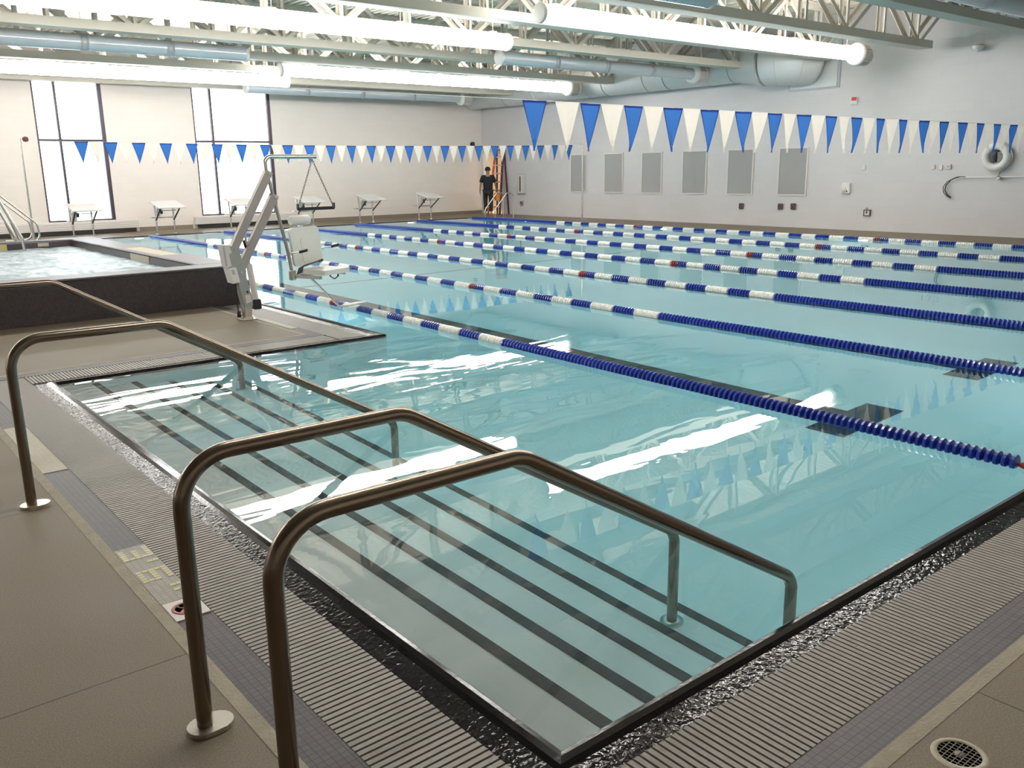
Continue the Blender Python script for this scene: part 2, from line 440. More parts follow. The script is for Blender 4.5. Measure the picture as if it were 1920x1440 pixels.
for (lx, ly, nx_, ny_) in [(PX1,22.6,-1,0),(PX1,16.6,-1,0),(PX1,10.6,-1,0),(16.2,PY1,0,-1),(11.8,PY1,0,-1),(7.4,PY1,0,-1),(AX,10.2,1,0),(AX,16.6,1,0),(7.6,PY0,0,1),(13.2,PY0,0,1)]:
    ax_ = 'X' if nx_ else 'Y'; sg = nx_ or ny_
    L_ = MB().lathe([(.15,0),(.15,.02*sg),(.12,.03*sg)], (0,0,0), ax_, 20).build('underwater_light', [M['steelL']], pool); L_.location = (lx, ly, -.62)
    MB().lathe([(.12,.031*sg),(.08,.04*sg),(0,.043*sg)], (0,0,0), ax_, 20).build('lens', [M['uw']], L_)
# the expansion line across the floor
mb = MB(); mb.box(AX, PX1, 13.27, 13.33, zf(13.3)-.01, zf(13.3)+.004); mb.build('slope_break_line', [M['lane']], pool)

# water
mb = MB()
e = .002
wv = [(PX0+e, PY0+e), (PX1-e, PY0+e), (PX1-e, PY1-e), (AX+e, PY1-e), (AX+e, AY+e), (PX0+e, AY-e)]
mb.add([(wv[0][0],wv[0][1],0),(wv[1][0],wv[1][1],0),(wv[1][0],AY,0),(wv[0][0],AY-e,0)], [(0,1,2,3)])
mb.add([(AX+e,AY,0),(PX1-e,AY,0),(PX1-e,PY1-e,0),(AX+e,PY1-e,0)], [(0,1,2,3)])
w = mb.build('pool_water', [water_mat()], None, fix=False)
tag(w, 'clear blue-green water filling the lap pool', 'water', kind='stuff')

# grates: bars across the gutter on every run, one grate per run
def grate_run(x0, x1, y0, y1, along, label):
    mb = MB(); p = .027; wd = p*.70
    L = (x1-x0) if along == 'x' else (y1-y0); n = int(L/p)
    for i in range(n):
        a = i*p+.004
        if along == 'x': mb.box(x0+a, x0+a+wd, y0+.004, y1-.004, -.02, -.001)
        else: mb.box(x0+.004, x1-.004, y0+a, y0+a+wd, -.02, -.001)
    if along == 'x':
        for yy in (y0+.05, y1-.05): mb.box(x0, x1, yy-.005, yy+.005, -.028, -.018)
    else:
        for xx in (x0+.05, x1-.05): mb.box(xx-.005, xx+.005, y0, y1, -.028, -.018)
    o = mb.build('gutter_grate', [M['grate']], None, fix=False)
    tag(o, label, 'grate', 'gutter grates around the pool')
a, b = LIP, LIP+GR
grate_run(PX0-b, PX1+b, PY0-b, PY0-a, 'x', 'long grey slatted gutter grate in front of the near edge of the pool')
grate_run(PX0-b, PX0-a, PY0-a, AY+b, 'y', 'grey slatted gutter grate beside the entry steps, behind the handrail posts')
grate_run(PX0-a, AX-b, AY+a, AY+b, 'x', 'grey slatted gutter grate along the deck in front of the raised spa')
grate_run(AX-b, AX-a, AY+a, SY0, 'y', 'short gutter grate beside the pool lift base')
grate_run(AX, PX1+b, PY1+a, PY1+b, 'x', 'gutter grate along the far end under the starting blocks')
grate_run(PX1+a, PX1+b, PY0-a, PY1+a, 'y', 'gutter grate along the side wall with the grey panels')

# depth marking in the tile band, left
MARK = {  # rows from the far end, columns from the grate side
 '3': ["11111","00001","01111","00001","11111"]}
mk = MB(); mk.box(.899-.004, 1.0299, 3.30, 3.95, -.01, .003)
dm = mk.build('depth_marking', [M['markbg']], None)
tag(dm, 'pale tile depth marking with yellow 3 foot 6 figures beside the middle handrail post', 'depth marking')
cs = .0255
def glyph(bits, ystart):
    g = MB()
    for r, row in enumerate(bits):          # r: from top (grate side) to bottom
        for c, ch in enumerate(row):        # c: left to right for a reader facing the pool = +y to -y
            if ch == '1':
                x1 = 1.028-r*cs; y1 = ystart-c*cs*1.0
                g.box(x1-cs+.001, x1-.001, y1-cs+.001, y1-.001, .002, .0045)
    return g
glyph(["11111","00001","01111","00001","11111"], 3.925).build('figure', [M['yellow']], dm)['label'] = 'yellow figure 3'
glyph(["1","1"], 3.755).build('foot_mark', [M['yellow']], dm)
glyph(["11111","10000","11111","10001","11111"], 3.66).build('figure', [M['yellow']], dm)['label'] = 'yellow figure 6'
glyph(["101","101"], 3.46).build('inch_mark', [M['yellow']], dm)
nd = thing('no_diving_tile', 'square white tile with a red no diving ring behind the middle handrail post', 'sign', (.962,3.21,0))
MB().box(-.066,.066,-.085,.085,-.008,.004).build('tile', [M['offw']], nd)
mb = MB(); mb.lathe([(.042,0),(.042,.0015),(.055,.0015),(.055,0)], (0,0,.004), 'Z', 32)
mb.box(-.046,.046,-.006,.006,.004,.0056, mat=Matrix.Rotation(PI/4,4,'Z'))
mb.build('red_ring', [basic('faded_red', (.42,.16,.13), .5)], nd)
mb = MB(); mb.box(-.03,.02,-.004,.004,.004,.005, mat=Matrix.Rotation(-.7,4,'Z')); mb.lathe([(0,.001),(.008,.001),(.008,0)], (-.025,.028,.004),'Z',12)
mb.build('diver_symbol', [M['black']], nd)
mb = MB(); mb.box(.898,1.029,5.33,6.5,-.01,.003)
tag(mb.build('tile_strip', [M['cream']]), 'long cream tile strip in the grey band behind the far handrail post', 'tile strip')
mb = MB(); mb.box(4.035,4.125,8.75,10.2,-.01,.003)
tag(mb.build('tile_strip', [M['cream']]), 'pale tile strip set in the deck between the lift base and the pool', 'tile strip')

# walls
def wall_holes(mb, axis, pos, th, u0, u1, z0, z1, holes):
    # holes: (ua, ub, za, zb)
    def bx(a, b, c, d):
        if b-a < 1e-4 or d-c < 1e-4: return
        if axis == 'Y': mb.box(a, b, pos, pos+th, c, d)
        else: mb.box(pos, pos+th, a, b, c, d)
    cur = u0
    for (ua, ub, za, zb) in sorted(holes):
        bx(cur, ua, z0, z1); bx(ua, ub, z0, za); bx(ua, ub, zb, z1); cur = ub
    bx(cur, u1, z0, z1)
WIN = [(.85, 2.95), (5.75, 7.56), (10.13, 12.66)]
WZ0, WZ1 = .37, 4.5
mb = MB(); wall_holes(mb, 'Y', YF, .25, XL-.25, XR+.25, -.12, ZC+.15, [(a, b, WZ0, WZ1) for a, b in WIN] + [(-4.4,-2.0,WZ0,WZ1)])
struct(mb, 'wall_far', [M['cmuF']])
mb = MB(); wall_holes(mb, 'X', XR, .25, YN, YF, -.12, ZC+.15, [(26.45, 27.65, -.12, 2.27)])
struct(mb, 'wall_right', [M['cmu']])
mb = MB(); wall_holes(mb, 'Y', YN-.25, .25, XL-.25, XR+.25, -.12, ZC+.15, []); struct(mb, 'wall_near', [M['cmuN']])
mb = MB(); wall_holes(mb, 'X', XL-.25, .25, YN, YF, -.12, ZC+.15, [(y, y+2.2, .37, 4.5) for y in (9., 14., 19.)]); struct(mb, 'wall_left', [M['cmuL']])
# window glass
gm = bpy.data.materials.new('window_glass'); gm.use_nodes = True; t = gm.node_tree; t.nodes.clear()
out = N(t, 'ShaderNodeOutputMaterial'); mx = N(t, 'ShaderNodeMixShader'); fr = N(t, 'ShaderNodeFresnel', IOR=1.45)
tr = N(t, 'ShaderNodeBsdfTransparent'); gl = N(t, 'ShaderNodeBsdfGlossy', Roughness=.02)
tr.inputs[0].default_value = (.96,.98,.98,1)
t.links.new(fr.outputs[0], mx.inputs[0]); t.links.new(tr.outputs[0], mx.inputs[1]); t.links.new(gl.outputs[0], mx.inputs[2]); t.links.new(mx.outputs[0], out.inputs[0])
M['glass'] = gm
for i, (x0, x1) in enumerate(WIN + [(-4.4, -2.0)]):
    mul = x0+.56; tz = 2.62
    mb = MB(); w_ = .05; d0, d1 = YF+.02, YF+.13
    mb.box(x0, x0+w_, d0, d1, WZ0, WZ1); mb.box(x1-.10, x1, d0, d1, WZ0, WZ1)
    mb.box(x0+w_, x1-.10, d0, d1, WZ1-w_, WZ1); mb.box(x0+w_, x1-.10, d0, d1, WZ0, WZ0+.04)
    f = struct(mb, 'window_%d' % (i+1), [M['frame']])
    mb = MB(); mb.box(mul, mul+.06, d0, d1, WZ0+.04, WZ1-w_); mb.build('mullion', [M['frame']], f)
    mb = MB(); mb.box(x0+w_, mul, d0+.01, d1, tz-.03, tz+.03); mb.box(mul+.06, x1-.10, d0+.01, d1, tz-.03, tz+.03); mb.build('transom', [M['frame']], f)
    for (a, b) in ((x0+w_, mul), (mul+.06, x1-.10)):
        for (c, d) in ((WZ0+.04, tz-.03), (tz+.03, WZ1-w_)):
            MB().box(a, b, YF+.07, YF+.078, c, d).build('pane', [M['glass']], f)
for k, y in enumerate((9., 14., 19.)):
    mb = MB()
    for (a, b, c, d) in ((y, y+.05, .37, 4.5), (y+2.15, y+2.2, .37, 4.5), (y+.05, y+2.15, .37, .42), (y+.05, y+2.15, 4.45, 4.5), (y+1.07, y+1.13, .42, 4.45)):
        mb.box(XL-.13, XL-.02, a, b, c, d)
    f = struct(mb, 'window_%d' % (k+5), [M['frame']])
    MB().box(XL-.08, XL-.072, y+.05, y+1.07, .42, 4.45).build('pane', [M['glass']], f)
    MB().box(XL-.08, XL-.072, y+1.13, y+2.15, .42, 4.45).build('pane', [M['glass']], f)
# door opening in the far right corner and the warm room behind it
mb = MB()
mb.box(XR-.02, XR+.27, 27.6, 27.66, 0, 2.28); mb.box(XR-.02, XR+.27, 26.44, 26.5, 0, 2.28); mb.box(XR-.02, XR+.27, 26.5, 27.6, 2.22, 2.28)
struct(mb, 'door_1', [M['white']])
mb = MB(); mb.box(XR+.27, 24.5, 24.2, 24.3, 0, 2.9); mb.box(24.5, 24.6, 24.2, 29.5, 0, 2.9); mb.box(XR+.27, 24.5, 29.4, 29.5, 0, 2.9)
mb.box(XR+.26, 24.6, 24.2, 29.5, 2.8, 2.9); mb.box(XR+.26, 24.6, 24.2, 29.5, -.1, 0)
mb.box(XR+.26, XR+.3, 24.2, 26.4, 0, 2.9); mb.box(XR+.26, XR+.3, 28.8, 29.5, 0, 2.9)
struct(mb, 'wall_back_room', [M['warm']])
ld = bpy.data.lights.new('corridor_lamp', 'AREA'); ld.energy = 24; ld.color = (1.,.82,.60); ld.size = 1.2
lo = bpy.data.objects.new('corridor_lamp', ld); COL.objects.link(lo); lo.location = (22.9, 26.8, 2.75)

# ceiling: corrugated deck, ribs run along y
mb = MB(); x = XL-.2; poly = []
while x < XR+.2:
    poly += [(x, ZC), (x+.07, ZC), (x+.10, ZC-.06), (x+.17, ZC-.06), (x+.20, ZC)]; x += .2
poly = poly[:-1] if poly[-1][0] > XR+.25 else poly
n = len(poly); vs = [(a, YN-.2, z) for a, z in poly] + [(a, YF+.2, z) for a, z in poly]
mb.add(vs, [(i, i+1, n+i+1, n+i) for i in range(n-1)])
mb.box(XL-.25, XR+.25, YN-.25, YF+.25, ZC+.1, ZC+.2)
ce = mb.build('ceiling', [M['deckroof']], None, fix=False); ce['kind'] = 'structure'

# far wall convectors and base
for x0, x1, lab in ((-5.0, 8.15, 'long cream convector cover along the wall under the left windows'), (9.85, 13.35, 'short cream convector cover under the second window, behind the lift')):
    cv = thing('convector_cover', lab, 'heater', (x0, YF-.25, 0), group='convector covers under the windows')
    L = x1-x0
    mb = MB(); mb.bbox(0, L, .03, .249, .12, .36, .015)
    mb.build('cabinet', [M['offw']], cv)
    mb = MB()
    for k in range(3): mb.box(.02, L-.02, .022, .034, .17+.06*k, .18+.06*k)
    mb.build('louvre_line', [M['collar']], cv)
    mb = MB(); mb.box(.1, L-.1, .06, .24, .012, .12); mb.build('dark_gap_strip', [M['black']], cv)  # black strip put in for the shaded gap under the cover
struct(MB().box(8.2, 9.8, YF-.015, YF, 0, .12).box(13.4, XR-.05, YF-.015, YF, 0, .12), 'baseboard_far', [M['baseb']])

# ---------------------------------------------------------------- trusses
def chord(mb, x0, x1, z0, z1, w=.30):
    t_ = .012
    for s in (-1, 1):
        yo = s*w/2; yi = s*.02
        mb.box(x0, x1, min(yi, yi+s*t_), max(yi, yi+s*t_), z0, z1)
        mb.box(x0, x1, min(yi, yo), max(yi, yo), z0, z0+t_)
def chord_top(mb, x0, x1, z0, z1, w=.30):
    t_ = .012
    for s in (-1, 1):
        yo = s*w/2; yi = s*.02
        mb.box(x0, x1, min(yi, yi+s*t_), max(yi, yi+s*t_), z0, z1)
        mb.box(x0, x1, min(yi, yo), max(yi, yo), z1-t_, z1)
NODES = [20.0-2.9*k for k in range(10)]
truss = thing('roof_truss', '', 'roof truss', (0,0,0), group='long steel roof trusses')
mb = MB(); mb.box(XL, 20.55, -.17, .17, 4.15, 4.166); mb.box(XL, 20.55, -.165, -.145, 4.15, 4.31); mb.box(XL, 20.55, .145, .165, 4.15, 4.31)
mb.build('bottom_chord', [M['truss']], truss)
mb = MB(); chord_top(mb, XL, XR, ZC-.22, ZC-.07, .3); mb.build('top_chord', [M['truss']], truss)
def member(xa, za, xb, zb, w=.085, gap=.13):
    mb = MB()
    d = Vector((xb-xa, 0, zb-za)); L = d.length; ang = math.atan2(d.z, d.x)
    for s in (-1, 1):
        Mx = Matrix.Translation((xa, s*gap, za)) @ Matrix.Rotation(-ang, 4, 'Y')
        mb.box(0, L, -.006, .006, -w/2, w/2, mat=Mx); mb.box(0, L, -.006 if s < 0 else -.06, .06 if s < 0 else .006, -w/2, -w/2+.012, mat=Mx)
    return mb
zt, zb_ = ZC-.15, 4.24
dR = member(0, 0, 1.35, zt-zb_).mesh('web_diagonal', M['truss']); dL = member(0, 0, -1.35, zt-zb_).mesh('web_diagonal', M['truss'])
vt = member(0, 0, 0, zt-zb_, .06, .09).mesh('web_post', M['truss'])
gp = MB().prism([(-.22,0),(.22,0),(.13,.2),(-.13,.2)], -.015, .015, 'Y').mesh('gusset_plate', M['truss'])
for nx in NODES:
    for nme, me in (('web_diagonal', dR), ('web_diagonal', dL), ('web_post', vt), ('gusset_plate', gp)):
        if nme == 'web_diagonal' and me is dR and nx > 19.9: pass
        o = bpy.data.objects.new(nme, me); COL.objects.link(o); o.parent = truss; o.location = (nx + (.02 if me is dR else -.02 if me is dL else 0), 0, zb_ - (.05 if nme == 'gusset_plate' else 0))
    if nx < 19.9:
        o = bpy.data.objects.new('web_post', vt); COL.objects.link(o); o.parent = truss; o.location = (nx+1.45, 0, zb_)
TY = [10.3+2.42*k for k in range(-5, 8)]
TY = [y for y in TY if y < YF-.3]
names = {0: 'first'}
TL = ['white steel truss behind the camera end of the hall', 'white steel truss just behind the camera', 'white steel truss above the near deck', 'white steel truss before the nearest unlit light pipe',
 'white steel truss crossing the top right corner of the photo', 'white steel truss just in front of the nearest lit light pipe', 'white steel truss just behind the nearest lit light pipe',
 'white steel truss behind the long lit light pipe at the top left', 'white steel truss behind the unlit light pipe that ends at mid-ceiling', 'white steel truss in front of the farther right-hand lit light pipe',
 'white steel truss just behind the farther right-hand lit light pipe', 'white steel truss in front of the far wall, last but one', 'white steel truss nearest the far wall']
truss.location = (0, TY[0], 0); truss['label'] = TL[0]
for k, y in enumerate(TY[1:]):
    dup(truss, (0, y, 0), label=TL[min(k+1, len(TL)-1)])

# ---------------------------------------------------------------- light pipes
def light_pipe(x0, x1, y, lit, label, vent_right):
    z = {13.95: 4.03, 23.4: 4.07}.get(y, 4.11); r = .15
    tt = thing('light_pipe', label, 'ceiling light', (x0, y, z), group='horizontal light pipes under the roof')
    L = x1-x0; bm_ = 'lit' if lit else 'ducttube'
    n = 4; seg = L/n
    MB().lathe([(r,0),(r,L)], (0,0,0), 'X', 28).build('pipe_body', [M[bm_]], tt)
    for k in range(1, n):
        MB().lathe([(r+.001,k*seg-.07),(r+.008,k*seg-.07),(r+.008,k*seg+.07),(r+.001,k*seg+.07)], (0,0,0), 'X', 28).build('collar', [M['litband' if lit else 'collar']], tt)
    # hanger straps up to the truss line
    for k in range(n+1):
        xx = min(max(k*seg, .35), L-.35)
        mb = MB(); mb.cyl((xx, 0, r), (xx, 0, 1.2), .006, 6); mb.box(xx-.06, xx+.06, -.05, .05, r-.004, r+.02); mb.build('hanger', [M['truss']], tt)
    s = 1 if vent_right else -1; xv = L if vent_right else 0; xe = 0 if vent_right else L
    MB().lathe([(r+.012,0),(r+.012,-.05*s),(r*.96,-.06*s),(0,-.06*s)], (xe+(.03*s),0,0), 'X', 28).build('end_cap', [M['white']], tt)
    mb = MB(); mb.lathe([(r+.002,-.02*s),(.215,.0),(.255,.05*s),(.255,.10*s),(.22,.12*s)], (xv,0,0), 'X', 28)
    mb.build('flared_ring', [M['white']], tt)
    mb = MB(); mb.lathe([(.20,.10*s),(.20,.42*s),(0,.42*s)], (xv,0,0), 'X', 28)
    for k in range(9):
        pass
    for k in range(26):
        a_ = 2*PI*k/26; c_, s_ = math.cos(a_), math.sin(a_)
        Mk = Matrix.Translation((xv,0,0)) @ Matrix.Rotation(a_, 4, 'X')
        mb.box(min(.13*s,.40*s), max(.13*s,.40*s), .20, .232, -.009, .009, mat=Mk)
    mb.lathe([(.20,.40*s),(.238,.40*s),(.238,.43*s),(.20,.43*s)], (xv,0,0), 'X', 28)
    mb.build('vented_housing', [M['offw']], tt)
    return tt
RX0, RX1 = 10.05, 19.65
light_pipe(RX0, RX1, 6.6, False, 'unlit grey light pipe in the top right corner of the photo', True)
light_pipe(RX0, RX1, 11.5, True, 'glowing light pipe nearest the camera, ending at the upper right', True)
light_pipe(13.1, 19.82, 16.4, False, 'unlit light pipe behind the nearest glowing right-hand pipe', True)
light_pipe(RX0, 19.65, 21.25, True, 'glowing light pipe farther back, ending above the first near pennants', True)
light_pipe(11.2, 19.0, 26.1, False, 'unlit light pipe nearest the far wall, ending over the wall corner', True)
light_pipe(1.7, 11.3, 9.05, False, 'unlit left-hand light pipe above the near deck', False)
light_pipe(1.7, 11.35, 13.95, True, 'long glowing light pipe at the top left with its end cap at mid-photo', False)
light_pipe(1.7, 8.15, 18.85, False, 'unlit blue-grey light pipe at the upper left', False)
light_pipe(1.7, 11.25, 23.4, True, 'glowing light pipe just in front of the left windows', False)
light_pipe(1.7, 11.35, 4.15, True, 'added glowing light pipe out of view over the near deck, brightening the deck and pool lift', False)  # unseen extra pipe, added to brighten the near deck and the lift
light_pipe(-7.6, .2, 13.95, True, 'glowing light pipe over the far left deck, in line with the top left one', False)
light_pipe(-7.6, .2, 23.4, True, 'glowing light pipe over the deck left of the spa', False)

# wall duct
dt = thing('spiral_duct', 'large pale round air duct running high along the right wall and turning into it', 'duct', (0,0,0))
pts = [(20.74,y,4.30) for y in (27.65, 25, 22, 19, 16.2)]
mb = MB(); mb.tube(pts + [(20.74,15.3,4.30)], [.45]*6, 36)
yy = 27.5
mb.build('duct_body', [M['duct']], dt)
mb = MB(); mb.tube([(20.74,15.35,4.30),(20.58,14.9,4.28),(20.52,14.4,4.25)], [.48,.52,.60], 36); mb.build('reducer', [M['duct']], dt)
ep = []; 
for k in range(9):
    a = k/8*PI/2; ep.append((20.52+.62*(1-math.cos(a)), 14.4-.75*math.sin(a), 4.25))
ep.append((21.19, 13.62, 4.25))
MB().tube(ep, .60, 36).build('elbow', [M['duct']], dt)
for k in (2, 5): 
    c = Vector(ep[k]); d = (Vector(ep[k+1])-Vector(ep[k-1])).normalized()*.02
    MB().tube([c-d, c+d], .612, 36).build('seam_band', [M['duct']], dt)
for y in (26.2, 23.7, 21.2, 18.7, 16.4):
    mb = MB(); mb.lathe([(.452,-.02),(.462,-.02),(.462,.02),(.452,.02)], (20.74,y,4.30), 'Y', 36)
    mb.build('seam_band', [M['duct']], dt)
    mb = MB(); 
    for k in range(9):
        pass
    mb.tube([(20.74+.457*math.cos(a), y-.8, 4.30+.457*math.sin(a)) for a in [PI*1.02+PI*.5*i/10 for i in range(11)]], .012, 6)
    mb.build('strap', [M['collar']], dt)
MB().box(21.13, 21.2, 12.8, 14.15, 3.58, 4.95).build('wall_flange', [M['duct']], dt)
MB().box(21.165, 21.2, 12.74, 14.21, 3.54, 4.99).build('flange_trim', [M['collar']], dt)

# ---------------------------------------------------------------- right wall fittings
def wall_item(name, label, cat, y, z, group=None):
    t_ = thing(name, label, cat, (XR, y, z), group=group); return t_
PN = [(21.88,22.70),(20.21,21.06),(18.56,19.41),(16.84,17.76),(15.21,16.10),(13.50,14.40)]
PL = ['tall grey wall panel nearest the far corner, behind the white stanchion', 'second tall grey wall panel from the far corner', 'third tall grey wall panel from the far corner',
      'fourth tall grey wall panel from the far corner', 'tall grey wall panel above the single brown outlet', 'tall grey wall panel above the pair of brown outlets']
for (y0, y1), lb in zip(PN, PL):
    w2 = (y1-y0)/2; p = wall_item('acoustic_panel', lb, 'wall panel', (y0+y1)/2, 1.48, 'tall grey panels on the right wall')
    mb = MB(); h = .635; f_ = .035
    for (a, b, c, d) in ((-w2, -w2+f_, -h, h), (w2-f_, w2, -h, h), (-w2+f_, w2-f_, -h, -h+f_), (-w2+f_, w2-f_, h-f_, h)): mb.box(-.03, 0, a, b, c, d)
    mb.build('frame', [M['offw']], p)
    MB().box(-.018, -.002, -w2+f_, w2-f_, -h+f_, h-f_).build('screen', [M['screen']], p)
for y, z, lb in ((15.55,.53,'brown square outlet cover standing alone under the fifth grey panel'), (14.26,.55,'left one of two brown square outlet covers under the last grey panel'), (13.86,.56,'right one of two brown square outlet covers under the last grey panel')):
    p = wall_item('outlet_cover', lb, 'outlet', y, z, 'brown outlet covers')
    MB().bbox(-.05, 0, -.085, .085, -.085, .085, .02).build('housing', [M['brownbox']], p)
    MB().box(-.056, -.049, -.055, .055, -.055, .055).build('lid', [M['purple']], p)
p = wall_item('fire_alarm_strobe', 'small red and white fire alarm strobe high on the right wall', 'alarm', 12.3, 3.19)
MB().bbox(-.06, 0, -.085, .085, -.09, .09, .012).build('housing', [M['white']], p)
MB().box(-.068, -.058, -.07, .055, .0, .085).build('red_front', [M['red']], p)
MB().bbox(-.085, -.058, -.03, .03, -.06, -.01, .01).build('strobe_lens', [M['whiteD']], p)
p = wall_item('smoke_detector', 'round white dome sensor high on the right wall under the roof', 'sensor', 9.35, 4.12)
MB().lathe([(0,-.10),(.04,-.09),(.09,-.05),(.125,0),(.125,.03),(.09,.05),(.03,.07)], (-.15,0,0), 'Z', 24).build('dome', [M['white']], p)
MB().cyl((-.15,0,.02),(0,0,.06), .03, 10).build('arm', [M['white']], p)
MB().lathe([(0,-.012),(.012,0),(0,.004)], (-.11,0,-.066), 'Z', 10).build('indicator', [M['alu']], p)
for y, z, lb in ((11.91,1.56,'small blank white plate alone on the block wall'), (10.16,1.56,'leftmost small white box of the three near the life ring'), (9.98,1.545,'middle small white box of the three near the life ring')):
    p = MB().bbox(-.03, 0, -.045, .045, -.06, .06, .01).build('switch_plate', [M['offw']], None, (XR, y, z))
    tag(p, lb, 'switch plate', 'white plates on the right wall')
p = wall_item('thermostat', 'grey wall thermostat right of two white boxes near the life ring', 'thermostat', 9.80, 1.56)
MB().bbox(-.045, 0, -.06, .06, -.06, .06, .008).build('housing', [M['offw']], p)
MB().box(-.05, -.044, -.03, .03, -.02, .03).build('display', [M['collar']], p)
for yy, w_, z_, lb in ((7.75, .05, 2.75, 'lower faint square plate high on the right wall'), ):
    pass
p = wall_item('pool_phone', 'white wall phone box with a grey round front low on the wall', 'phone', 12.34, 1.04)
MB().bbox(-.07, 0, -.115, .115, -.12, .15, .012).build('housing', [M['white']], p)
MB().lathe([(.07,0),(.06,-.03),(0,-.035)], (-.07,.03,-.03), 'X', 20).build('dial', [M['offw']], p)
MB().lathe([(.018,0),(.012,-.012),(0,-.013)], (-.072,-.045,-.06), 'X', 12).build('button', [M['black']], p)
p = wall_item('hose_tap', 'small chrome hose tap box low on the right wall', 'tap', 11.72, .46)
mb = MB()
for a, b, c, d in ((-.09,-.07,-.09,.07), (.07,.09,-.09,.07), (-.07,.07,-.09,-.07), (-.07,.07,.05,.07)): mb.box(-.05, 0, a, b, c, d)
mb.build('frame', [M['chain']], p)
MB().box(-.03, -.001, -.07, .07, -.07, .05).build('back_plate', [M['white']], p)
mb = MB(); mb.cyl((-.03,0,0),(-.09,0,-.01), .014, 10); mb.lathe([(.03,0),(.03,.012)], (-.06,0,.10), 'Z', 12); mb.cyl((-.06,0,0),(-.06,0,.1), .008, 8)
mb.build('valve', [M['chain']], p)
# life ring
p = wall_item('life_ring', 'white life ring hanging on the right wall beside the rescue hook', 'life ring', 8.73, 1.76)
R_, r_ = .235, .085
mb = MB(); mb.tube([(-.10, R_*math.cos(a), R_*math.sin(a)) for a in [2*PI*i/40 for i in range(40)]], r_, 18, closed=True)
mb.build('ring', [M['white']], p)
mb = MB(); mb.tube([(-.10+.02*math.sin(4*a), (R_+r_+.01+.012*math.cos(4*a))*math.cos(a), (R_+r_+.01+.012*math.cos(4*a))*math.sin(a)) for a in [2*PI*i/60 for i in range(60)]], .008, 6, closed=True)
mb.build('grab_rope', [M['string']], p)
mb = MB(); mb.cyl((0,0,.13),(-.14,0,.12), .02, 10); mb.lathe([(.035,0),(.03,.02),(0,.02)], (-.16,0,.12), 'X', 12)
mb.tube([(-.13,0,.12),(-.14,.01,.0),(-.13,-.005,-.12)], [.02,.05,.035], 10)
mb.build('throw_rope_bundle', [M['black']], p)
# rescue hook on bracket
p = wall_item('rescue_hook', 'long thin rescue pole with a curved hook hung low on the right wall', 'rescue pole', 8.64, 1.31)
mb = MB(); mb.cyl((-.07, .95, .005), (-.07, -3.4, .03), .012, 8); mb.build('pole', [M['alu']], p)
hk = [(-.07, .72, .01), (-.07, .82, .02), (-.07,.93,.012), (-.07,1.05,-.05), (-.07,1.15,-.17), (-.07,1.17,-.29), (-.07,1.10,-.39), (-.07,1.01,-.45)]
hk2 = [(-.075, .82, .02), (-.075,1.0,-.02), (-.075,1.14,-.10), (-.075,1.215,-.22), (-.075,1.19,-.34), (-.075,1.10,-.42), (-.075,1.01,-.46)]
mb = MB(); mb.tube(fillet(hk,.06,3), .013, 8); mb.tube(fillet(hk2,.06,3), .009, 8); mb.build('hook_loop', [M['black']], p)
mb = MB(); mb.lathe([(.03,0),(.03,-.12)], (0,0,0), 'X', 12); mb.tube([(-.1,0,0),(-.1,-.01,.06),(-.1,-.03,.10),(-.1,-.02,.15)], .008, 6); mb.build('bracket', [M['brownw']], p)
MB().lathe([(0,-.15),(.035,-.145),(.04,-.12),(.03,-.11)], (0,-.02,-.02), 'X', 14).build('bracket_knob', [M['white']], p)
# cabinet + bell near corner
p = wall_item('extinguisher_cabinet', 'tall narrow silver fire extinguisher cabinet near the orange ladder', 'cabinet', 25.3, 1.12)
MB().bbox(-.06, 0, -.21, .21, -.38, .38, .01).build('body', [M['alu']], p)
MB().box(-.068, -.058, -.16, .16, -.33, .33).build('door', [M['offw']], p)
MB().box(-.072, -.066, .02, .08, -.27, .27).build('window_slot', [M['black']], p)
p = wall_item('horn', 'small grey shield-shaped box under the extinguisher cabinet', 'box', 25.3, .43)
MB().prism([(-.09,.09),(.09,.09),(.09,-.02),(.0,-.11),(-.09,-.02)], -.06, 0, 'X').build('housing', [M['alu']], p)
MB().box(-.066,-.058,-.04,.04,-.02,.05).build('cover', [M['chain']], p)
p = thing('wall_speaker', 'small black round speaker on the far wall near the corner', 'speaker', (20.72, YF, 2.6))
MB().lathe([(.085,0),(.085,-.09),(.07,-.11)], (0,0,0), 'Y', 20).build('housing', [M['black']], p)
MB().lathe([(0,-.112),(.03,-.118),(.0,-.12)], (0,0,0), 'Y', 12).build('cone', [M['brownw']], p)

# ---------------------------------------------------------------- handrails
def handrail(y, label, extra=False):
    h = thing('handrail', label, 'handrail', (.74, y, 0), group='stainless handrails over the entry steps')
    r = .0245
    P = [(0,0,.01), (0,0,.862), (.75,0,.858), (2.16,0,.03), (2.16,0,-1.02 if False else -.875)]
    path = fillet(P, [.15,.16,.10], 10)
    MB().tube(path, r, 18).build('rail_tube', [M['steel']], h)
    # floor flanges
    mb = MB(); n = 20; pl = []
    for k in range(n):
        a = 2*PI*k/n; pl.append((.055*math.cos(a)+(.03 if math.cos(a) > 0 else 0), .052*math.sin(a)))
    mb.prism(pl, .0, .016, 'Z'); mb.build('floor_flange', [M['flange']], h)
    MB().lathe([(.055,0),(.055,.012),(.03,.016)], (2.16,0,-.878), 'Z', 20).build('step_flange', [M['flange']], h)
    return h
handrail(1.80, 'stainless handrail nearest the camera, crossing in front of the others')
handrail(2.41, 'stainless handrail second from the camera, its flange showing on the concrete')
handrail(4.81, 'stainless handrail with its post beside the cream tile strip')
handrail(7.36, 'farthest stainless handrail over the steps, in front of the raised spa')
